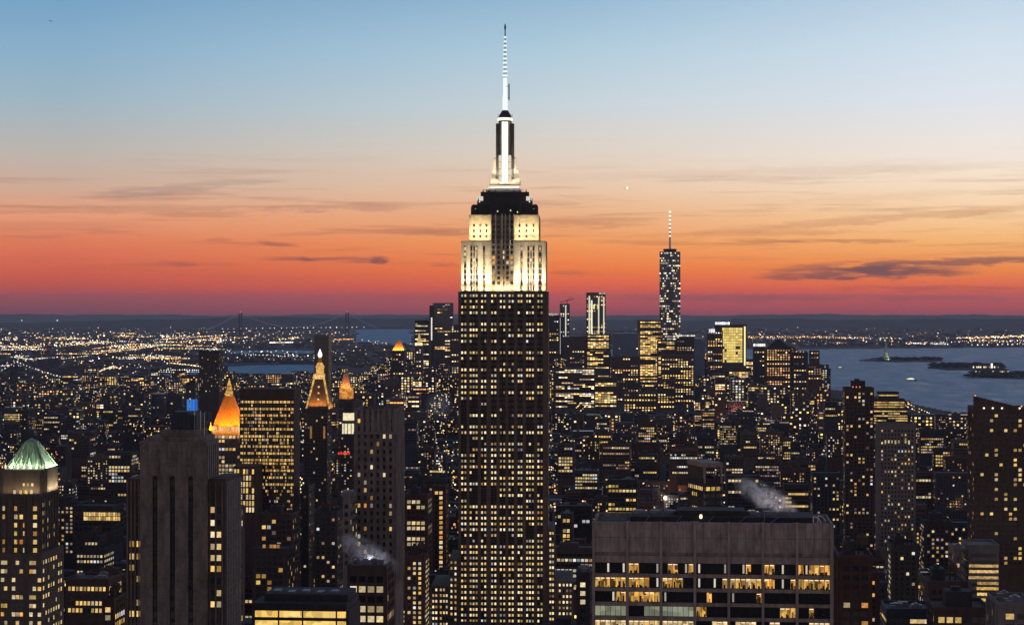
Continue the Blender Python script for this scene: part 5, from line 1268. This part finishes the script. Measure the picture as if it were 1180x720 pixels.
SLO = m.build('street_lights', lm)
tag(SLO, 'strings of small street lights glowing in the gaps between the blocks', 'street lights', kind='stuff')

for i in range(150):                                         # the light those lamps throw on the fronts around them
    y = fr.uniform(900, 4300); x = fr.uniform(-.26, .26)*y
    u_ = x*CT+y*ST; u_ = round((u_-15)/270)*270+15; vv = -x*ST+y*CT
    if fr.random() < .5: u_ += fr.uniform(-120, 120); vv = round((vv-1240-50)/80)*80+1240+70
    xx, yy = u_*CT-vv*ST, u_*ST+vv*CT
    if blocked(xx-2, xx+2, yy-2, yy+2): continue
    d = bpy.data.lights.new('street_glow', 'POINT'); d.energy = fr.uniform(5000, 22000); d.color = fr.choice(((1, .5, .2), (1, .62, .32), (1, .4, .14), (1, .75, .5))); d.shadow_soft_size = 1.5
    o = bpy.data.objects.new('street_glow', d); COL.objects.link(o); o.location = (xx, yy, -drop(xx, yy)+fr.uniform(9, 16)); o.parent = SLO

for px, D, e_ in ((852, 3900, 20000), (857, 3600, 16000), (866, 3750, 12000)):  # red-lit street end
    d = bpy.data.lights.new('street_glow', 'POINT'); d.energy = e_; d.color = (1, .22, .12); d.shadow_soft_size = 1.0
    o = bpy.data.objects.new('street_glow', d); COL.objects.link(o); o.location = ((px-CX)/F*D, D, 40); o.parent = SLO

# ------------------------------------------------------------------ far shores: low blocks and their lights
m = MB(); b_ = MB()
def spread(n, x0, x1, y0, y1, ks, r0, r1, blocks=True, hmax=16):
    for i in range(n):
        px, py = fr.uniform(x0, x1), fr.uniform(y0, y1)
        if is_water(px, py): continue
        x, y = ground(px, py); r = fr.uniform(r0, r1)*fr.choice((.6, .8, 1, 1.5))*y/F
        lamp(m, x, y, -drop(x, y), fr.uniform(8, hmax), r, fr.choice(ks))
def line(n, x0, y0, x1, y1, ks, r0, r1, jit=.4, h=12, gap=.1):
    for i in range(n):
        if fr.random() < gap: continue
        t = (i+fr.uniform(-.3, .3))/n; px, py = x0+(x1-x0)*t, y0+(y1-y0)*t+fr.uniform(-jit, jit)
        x, y = ground(px, py); lamp(m, x, y, -drop(x, y), h, fr.uniform(r0, r1)*y/F, fr.choice(ks))
spread(230, -40, 262, 385, 402, 'wwyyo', .35, .75)
spread(110, -40, 262, 400, 415, 'wyoo', .35, .65)
spread(130, -40, 262, 412, 442, 'wyow', .35, .6)
spread(110, -40, 262, 376, 386, 'wyo', .25, .45)
for (cx_, cy_, sx_, n) in ((8, 393, 20, 26), (42, 405, 14, 20), (90, 398, 18, 28), (115, 397, 12, 20), (142, 403, 20, 34), (200, 390, 26, 34), (250, 396, 26, 30), (175, 416, 22, 16), (130, 428, 12, 18), (62, 400, 30, 24)):
    for i in range(n):
        px, py = fr.gauss(cx_, sx_*.5), fr.gauss(cy_, 1.3)
        if is_water(px, py): continue
        x, y = ground(px, py); lamp(m, x, y, -drop(x, y), 12, fr.uniform(.45, .95)*y/F, fr.choice('wwyyo'))
for i in range(58):                                          # avenues and shore roads of the far side
    a, b = fr.uniform(-40, 250), fr.triangular(384, 438, 394); L_ = fr.uniform(10, 55); sl_ = fr.choice((0, 0, .03, -.05, -.12, .12))
    line(int(L_*fr.uniform(.5, .95)), a, b, a+L_, b+sl_*L_, fr.choice(('y', 'o', 'w', 'yo', 'wy')), .3, .7, .25, gap=.2)
line(46, 180, 393.5, 262, 388, 'yoow', .4, .7); line(20, 178, 430.5, 232, 430.5, 'w', .6, .8, .15, gap=0); line(20, 178, 432.6, 232, 432.6, 'w', .5, .7, .15, gap=0)
line(30, 112, 433, 132, 425, 'y', .5, .7); line(46, 110, 439, 200, 438.5, 'yyo', .4, .7, .3)
spread(190, 262, 470, 383, 399, 'wyo', .3, .55); spread(120, 262, 400, 403, 420, 'wyww', .35, .6); spread(60, 400, 530, 398, 425, 'wyo', .35, .6)
line(26, 311, 397.5, 338, 397, 'w', .6, .8, .2, gap=0); line(20, 322, 393.5, 345, 391, 'oy', .5, .8); line(24, 384, 393.5, 408, 393, 'oo', .4, .7, .4); line(26, 278, 412, 352, 414, 'w', .45, .7, .8)
spread(50, 230, 540, 369.5, 378, 'wyo', .22, .4); line(18, 418, 370.5, 466, 370, 'w', .3, .45, .3)
spread(90, 0, 240, 366, 377, 'wy', .15, .3)
for px, py in ((25, 370), (66, 370), (146, 370), (268, 371)):
    x, y = ground(px, 372.2); lamp(m, x, y, -drop(x, y), 40, .8*y/F, 'w')
spread(260, 640, 1200, 376, 400, 'wyo', .22, .4); spread(140, 860, 1200, 386, 399, 'wyoo', .3, .55); spread(60, 640, 1200, 371, 378, 'wy', .15, .3)
line(46, 862, 390.3, 962, 390.3, 'oow', .4, .75, .5); line(60, 860, 391.8, 1000, 391, 'yo', .3, .6, .4); line(90, 1105, 392, 1190, 389.5, 'yyow', .5, .95, 1.1, gap=0); line(40, 1105, 395.5, 1190, 394.5, 'wyo', .45, .8, .6)
line(34, 955, 391.6, 1040, 392, 'w', .35, .6, .6); line(24, 1044, 398.4, 1094, 399.2, 'w', .55, .9, .5); line(26, 1060, 397, 1180, 396.5, 'wo', .4, .7, .5); line(12, 1120, 400.2, 1190, 399, 'w', .6, .9, .3)
tag(m.build('far_shore_lights', lm), 'thousands of tiny yellow, orange and white lights scattered along the far shores', 'far lights', kind='stuff')
for i in range(2600):
    px = fr.choice((fr.uniform(-60, 540), fr.uniform(640, 1240))); py = fr.uniform(374, 440 if px < 262 else 424 if px < 470 else 400)
    if is_water(px, py) or is_water(px, py+.8) or is_water(px, py-.8): continue
    x, y = ground(px, py); w_ = fr.uniform(20, 70); d_ = fr.uniform(15, 40); h = fr.uniform(6, 13)+(18*fr.random() if fr.random() < .06 else 0); z0 = -drop(x, y)
    b_.box(x-w_/2, x+w_/2, y+12, y+12+d_, z0-2, z0+h, fr.randrange(3))
tag(b_.build('far_shore_blocks', [MAT['darkstone'], MAT['bluegrey'], MAT['brownbrick']]), 'low dark blocks and sheds covering the far shores below the hills', 'far buildings', kind='stuff')

# ------------------------------------------------------------------ bridges
def bridge(label, Pa, Pb, tw, deck, sag, endsl, lampk, rl, lights_cable=False, twd=10, nh=26):
    """suspension bridge between tower feet Pa and Pb; side spans reach endsl metres beyond each tower"""
    rt = empty('suspension_bridge', (Pa[0], Pa[1], -drop(*Pa)), 0, label, 'bridge')
    vx, vy = Pb[0]-Pa[0], Pb[1]-Pa[1]; L = sqrt(vx*vx+vy*vy); ux, uy = vx/L, vy/L; nx_, ny_ = -uy, ux; hw_ = 15
    def P(s_, n_, z): return (ux*s_+nx_*n_, uy*s_+ny_*n_, z)
    for s_ in (0, L):
        o = MB()
        for n_ in (-hw_, hw_):
            o.loft([[P(s_+a*k, n_+b*k, z) for a, b in ((-twd/2, -twd/2), (twd/2, -twd/2), (twd/2, twd/2), (-twd/2, twd/2))] for k, z in ((1, -8), (.8, tw))], 0, False, True)
        for z in (tw-6, deck+ (tw-deck)*.45, deck-8): o.loft([[P(s_+a, n_, z+b) for a, b in ((-twd*.3, -4), (twd*.3, -4), (twd*.3, 4), (-twd*.3, 4))] for n_ in (-hw_, hw_)], 0, True, True)
        t = o.build('bridge_tower', MAT['bluegrey'], rt)
        o = MB(); q = P(s_, 0, tw+4); o.lathe(q[0], q[1], [(1, tw), (rl*.8, tw+rl), (1, tw+2*rl)], 6); o.build('tower_beacon', emat('bridge_beacon', (1, .75, .7), .8), t)
    o = MB(); o.loft([[P(s_, n_, z) for n_, z in ((-hw_, deck-6), (hw_, deck-6), (hw_, deck), (-hw_, deck))] for s_ in (-endsl-300, L+endsl+300)], 0, True, True); o.build('deck', MAT['bluegrey'], rt)
    def cz(s_):
        if 0 <= s_ <= L: t = 2*s_/L-1; return deck+6+(tw-deck-6)*(1-sag*(1-t*t))
        d = -s_ if s_ < 0 else s_-L; t = min(1, d/endsl); return deck+(tw-deck)*(1-t)**1.25
    S_ = [-endsl+(L+2*endsl)*i/60 for i in range(61)]
    for n_ in (-hw_, hw_):
        o = MB()
        for a, b in zip(S_, S_[1:]): o.bar(P(a, n_, cz(a)), P(b, n_, cz(b)), rl*.3, 4)
        o.build('main_cable', MAT['white'], rt)
    o = MB()
    for s_ in S_[::2]:
        for n_ in (-hw_, hw_): o.bar(P(s_, n_, deck), P(s_, n_, cz(s_)), .5, 3)
    o.build('hangers', MAT['bluegrey'], rt)['kind'] = 'stuff'
    o = MB(); ks = LK
    for i in range(nh):
        s_ = -endsl*.6+(L+1.2*endsl)*(i+fr.random()*.5)/nh; q = P(s_, -hw_, 0); lamp(o, q[0], q[1], deck, 5, rl*fr.uniform(.5, 1), fr.choice(lampk))
    if lights_cable:
        for s_ in S_:
            q = P(s_, -hw_, 0); lamp(o, q[0], q[1], cz(s_), 0, rl*fr.uniform(.5, 1.0), 'w', False)
    o.build('bridge_lights', lm, rt)['kind'] = 'stuff'
    return rt
def atD(px, D): return ((px-CX)/F*D, D)
bridge('distant suspension bridge with two towers on the horizon at left', atD(277, 17000), atD(400, 17900), 211, 66, .93, 380, 'www', 5.0, nh=26)
bridge('nearer suspension bridge with beaded cable lights at the left edge', atD(-75, 5750), atD(16, 5900), 92, 38, .85, 170, 'wyo', 2.0, True, 8, 14)

# ------------------------------------------------------------------ islands, statue, boats
def trees(name, label, px0, px1, py, h0, h1, n, dy=.8):
    m = MB(); q = random.Random(int(px0))
    for i in range(n):
        px = q.uniform(px0, px1); x, y = ground(px, py+q.uniform(-dy, dy)); r = q.uniform(9, 20); h = q.uniform(h0, h1); z0 = -drop(x, y)-1
        m.bar((x, y, z0), (x, y, z0+h*.5), .8, 5, 1)
        n_ = 7; rg = []
        for t in (.02, .25, .5, .75, 1.0):
            zr = z0+h*(.3+.7*t); rr_ = r*(sin(pi*min(.97, t*.85+.12))**.7)
            rg.append([(x+rr_*q.uniform(.7, 1.25)*cos(2*pi*k/n_), y+rr_*q.uniform(.7, 1.25)*sin(2*pi*k/n_), zr+q.uniform(-1.5, 1.5)) for k in range(n_)])
        m.loft(rg, 0, True, True)
    lf = bpy.data.materials.get('leafage') or wallmat('leafage', (.018, .026, .024), .95, .6, .2)
    tag(m.build(name, [lf, MAT['wood']]), label, 'trees', kind='stuff')
trees('island_trees', 'dark tree line covering the statue island', 1014, 1086, 414.2, 7, 15, 90)
trees('island_trees', 'dark tree clumps on the larger island nearer than the statue', 1072, 1156, 422.3, 7, 17, 120, 1.4)
trees('shore_trees', 'dark trees on the shore park at the right edge of the bay', 1115, 1240, 432.8, 6, 14, 110, 2.0)
x, y = ground(1021, 414.0)
st = empty('statue', (x, y, -drop(x, y)), R(0), 'tiny pale green lit statue on a pedestal standing on bay island', 'statue')
VERD = wallmat('verdigris', (.35, .50, .42), .7, .2, .3)
o = MB(); o.frust(0, 0, 20, 20, -3, 16, 16, 12); o.frust(0, 0, 10, 10, 12, 7, 7, 44); o.box(-8.5, 8.5, -8.5, 8.5, 44, 47); o.build('pedestal', MAT['crownstone'], st)
o = MB(); o.lathe(0, 0, [(6.2, 47), (5.6, 54), (4.6, 64), (4.3, 71), (4.8, 76), (3.6, 79.5), (1.6, 80.5), (2.3, 82.5), (2.4, 84.5), (1.5, 87), (.3, 88)], 12)
o.bar((-3.4, 0, 77), (-6.2, 0, 86), 1.4, 7); o.bar((-6.2, 0, 86), (-6.4, 0, 91), 1.0, 7); o.bar((3.6, -1, 77), (4.6, -3.6, 69), 1.3, 7); o.box(2.9, 6.2, -4.8, -3.8, 66, 73, 0, True)
for i in range(7): a = pi*i/6; o.bar((2*cos(a), 0, 85.5+2*sin(a)*.6), (4.6*cos(a), 0, 86+4.4*sin(a)), .3, 4)
o.build('figure', VERD, st)
o = MB(); o.lathe(-6.4, 0, [(.8, 91), (1.8, 92), (1.8, 92.6), (1.1, 93), (1.3, 95), (.2, 97.5)], 8); o.build('torch', emat('torch_glow', (1, .85, .5), 1.6), st)
area(st, (0, -26, 4), 20, 20, 42000, (.85, 1, .85), (R(140), 0, 0))
def boat(label, px, py, L=40, k=1.6):
    x, y = ground(px, py); rt = empty('ferry_boat', (x, y, -drop(x, y)-2.5), R(fr.uniform(-25, 25)), label, 'boat', 'boats on the bay')
    o = MB(); hw_ = L*.13
    o.loft([[(-L/2, -hw_*.8, z), (L*.3, -hw_, z), (L/2+z, 0, z), (L*.3, hw_, z), (-L/2, hw_*.8, z)] for z in (-1.5, 3.2)], 0, True, True); o.build('hull', MAT['bluegrey'], rt)
    o = MB(); o.box(-L*.4, L*.28, -hw_*.75, hw_*.75, 3.2, 6.4); o.box(-L*.25, L*.2, -hw_*.6, hw_*.6, 6.4, 9); o.build('cabin', MAT['white'], rt)
    o = MB(); o.box(-L*.38, L*.26, -hw_*.75-.3, -hw_*.75-.05, 4.0, 5.8, 0, True); o.box(-L*.23, L*.18, -hw_*.6-.3, -hw_*.6-.05, 7, 8.4, 0, True); o.build('cabin_window', emat('boat_window_glow', (1, .9, .7), k), rt)
    o = MB(); o.bar((0, 0, 9), (0, 0, 14), .25, 5); o.build('mast', MAT['white'], rt)
boat('small lit boat crossing the open bay above terraced block', 1050, 437.5)
boat('dim small boat alone on open water right of downtown', 968, 424, 30, .8)
boat('lit ferry beside the low shore at right edge of the bay', 1137, 431.5, 48, 1.2)
# lit buildings on the nearer island and the shore park
def shed(name, label, px, py, w_, d_, h, turret=None):
    x, y = ground(px, py); rt = empty(name, (x, y, -drop(x, y)-1), 0, label, 'building')
    o = MB(); o.box(-w_/2, w_/2, 0, d_, 0, h); o.build('wall', MAT['tan'], rt)
    o = MB(); o.loft([[(-w_/2-1, -1, h), (w_/2+1, -1, h), (w_/2+1, d_+1, h), (-w_/2-1, d_+1, h)], [(-w_*.4, d_*.45, h+6), (w_*.4, d_*.45, h+6), (w_*.4, d_*.55, h+6), (-w_*.4, d_*.55, h+6)]], 0, True, True); o.build('roof', MAT['bluegrey'], rt)
    o = MB(); n_ = int(w_/7)
    for i in range(n_): 
        if fr.random() < .7: addwin(o, -w_/2+(i+.5)*w_/n_, 0, h*.5, 'f', 4.2, h*.45, 0, .3)
    o.build('window_row', FARLIT['w'], rt)['kind'] = 'stuff'
    if turret:
        o = MB(); o.box(-4, 4, 2, 10, h, h+turret); o.frust(0, 6, 4.6, 4.6, h+turret, .3, .3, h+turret+9); o.build('turret', MAT['crownstone'], rt)
        o = MB(); o.box(-3.4, 3.4, 1.5, 1.9, h+turret*.3, h+turret-.5, 0, True); o.build('turret_light', emat('turret_glow', (1, .95, .88), 1.6), rt)
shed('island_hall', 'lit long hall on the larger bay island', 1136, 424.4, 110, 30, 13)
shed('shore_terminal', 'bright turreted terminal hall by shore park at right edge', 1143, 430.2, 130, 34, 14, 26)
# flagpole-like aircraft and the evening star plane in the sky
def plane(label, px, py, D, span, yaw, glow=None, bank=0):
    rt = empty('aircraft', ((px-CX)/F*D, D, H-(py-CY)/F*D), R(yaw), label, 'aircraft'); rt.rotation_euler = (0, R(bank), R(yaw))
    o = MB(); o.loft([[(r*cos(t), yy, r*sin(t)) for t in [2*pi*k/8 for k in range(8)]] for yy, r in ((-span*.5, .05), (-span*.44, span*.045), (span*.25, span*.05), (span*.5, span*.015))], 0, True, True); o.build('fuselage', MAT['darkstone'], rt)
    o = MB(); o.loft([[(x_, y0, z) for x_, y0, z in ((s_*span*.5, span*.12, .0), (s_*span*.5, span*.17, .0), (0, span*.12, -.2), (0, -span*.12, -.2))] for s_ in (1,)], 0)
    for s_ in (-1, 1): o.loft([[(0, -span*.12, z), (s_*span*.5, span*.10, z+.6), (s_*span*.5, span*.15, z+.6), (0, span*.10, z)] for z in (-.35, .15)], 0, True, True)
    o.build('wing', MAT['darkstone'], rt)
    o = MB()
    for s_ in (-1, 1): o.loft([[(0, span*.38, z), (s_*span*.17, span*.47, z), (s_*span*.17, span*.5, z), (0, span*.48, z)] for z in (-.15, .15)], 0, True, True)
    o.loft([[(x_, span*.36, 0), (x_, span*.5, span*.16), (x_, span*.53, span*.16), (x_, span*.5, 0)] for x_ in (-.2, .2)], 0, True, True); o.build('tail', MAT['darkstone'], rt)
    if glow:
        o = MB(); o.lathe(0, -span*.5, [(.1, -glow), (glow, 0), (.1, glow)], 8); o.build('landing_light', emat('landing_light_glow', (1, .93, .82), 1.6), rt)
plane('tiny dark aircraft high in the upper left sky', 58.5, 24.5, 5200, 9.5, 70, None, 8)
plane('aircraft showing one bright light in the pale sky right of the mast', 722, 217, 9000, 30, 8, 6.0)

# ------------------------------------------------------------------ steam
def steam(label, px, py, D, rx, ry, rz_, dens, seed, c=(.9, .88, .9)):
    q = random.Random(seed); m = MB(); nu, nv = 22, 12
    ph = [q.uniform(0, 6.28) for _ in range(6)]
    rg = []
    for i in range(1, nv):
        t = pi*i/nv; ring = []
        for k in range(nu):
            a = 2*pi*k/nu; f_ = 1+.16*sin(3*a+ph[0]+2*t)+.12*sin(5*a+ph[1]-3*t)+.10*sin(4*t+ph[2]+2*a)+.07*sin(9*a+ph[3]+5*t)
            ring.append((rx*f_*sin(t)*cos(a), ry*f_*sin(t)*sin(a), -rz_*f_*cos(t)))
        rg.append(ring)
    m.loft(rg, 0, True, True)
    mt, n, l = newmat('steam_volume'); o = n.new('ShaderNodeOutputMaterial'); pv = n.new('ShaderNodeVolumePrincipled'); l.new(pv.outputs[0], o.inputs['Volume'])
    pv.inputs['Color'].default_value = (*c, 1); pv.inputs['Anisotropy'].default_value = .2
    t = n.new('ShaderNodeTexCoord'); z = n.new('ShaderNodeTexNoise'); z.inputs['Scale'].default_value = 4.2/max(rx, rz_); z.inputs['Distortion'].default_value = 1.2; z.inputs['Detail'].default_value = 6; z.inputs['Roughness'].default_value = .62
    l.new(t.outputs['Object'], z.inputs['Vector'])
    vl = n.new('ShaderNodeVectorMath'); vl.operation = 'DIVIDE'; l.new(t.outputs['Object'], vl.inputs[0]); vl.inputs[1].default_value = (rx, ry, rz_)
    ln = n.new('ShaderNodeVectorMath'); ln.operation = 'LENGTH'; l.new(vl.outputs[0], ln.inputs[0])
    fo = n.new('ShaderNodeMapRange'); l.new(ln.outputs['Value'], fo.inputs[0]); fo.inputs[1].default_value = .95; fo.inputs[2].default_value = .1
    mr = n.new('ShaderNodeMapRange'); l.new(z.outputs[0], mr.inputs[0]); mr.inputs[1].default_value = .44; mr.inputs[2].default_value = .68; mr.inputs[4].default_value = dens
    mu = n.new('ShaderNodeMath'); mu.operation = 'MULTIPLY'; l.new(mr.outputs[0], mu.inputs[0]); l.new(fo.outputs[0], mu.inputs[1]); l.new(mu.outputs[0], pv.inputs['Density'])
    o = m.build('steam_plume', mt, None, ((px-CX)/F*D, D, H-(py-CY)/F*D), smooth=True); o.rotation_euler = (0, R(27), 0)
    mt.cycles.volume_sampling = 'MULTIPLE_IMPORTANCE'
    tag(o, label, 'steam', 'steam plumes over roofs', 'stuff')
steam('pinkish steam plume rising behind the concrete slab roof', 884, 573, 572, 12.5, 5, 4.4, .8, 1, (.97, .95, .97))
for nm, c, p, loc in (('steam_fill', (1, .88, .84), 2200, (888, 590, 566)), ('steam_fill', (.9, .92, 1), 600, (428, 645, 812))):  # added point lamps that brighten the steam, without any fixture
    d = bpy.data.lights.new(nm, 'POINT'); d.energy = p; d.color = c; d.shadow_soft_size = .12
    o = bpy.data.objects.new(nm, d); COL.objects.link(o); o.location = ((loc[0]-CX)/F*loc[2], loc[2], H-(loc[1]-CY)/F*loc[2])
steam('grey steam drifting above the corner block left of skyscraper', 424, 637, 815, 16, 6, 6.4, .75, 2)
steam('faint far wisp of steam left of skyscraper middle', 506, 467, 3300, 28, 20, 28, .07, 3)

# ------------------------------------------------------------------ haze
hm, n, l = newmat('haze_air'); o_ = n.new('ShaderNodeOutputMaterial'); pv = n.new('ShaderNodeVolumePrincipled'); l.new(pv.outputs[0], o_.inputs['Volume'])
pv.inputs['Color'].default_value = (.86, .84, .94, 1); pv.inputs['Density'].default_value = 1.65e-5; pv.inputs['Anisotropy'].default_value = 0.2
m = MB(); m.box(-70000, 70000, -2500, 52000, -900, 500, 0, True)
tag(m.build('haze', hm), kind='stuff')
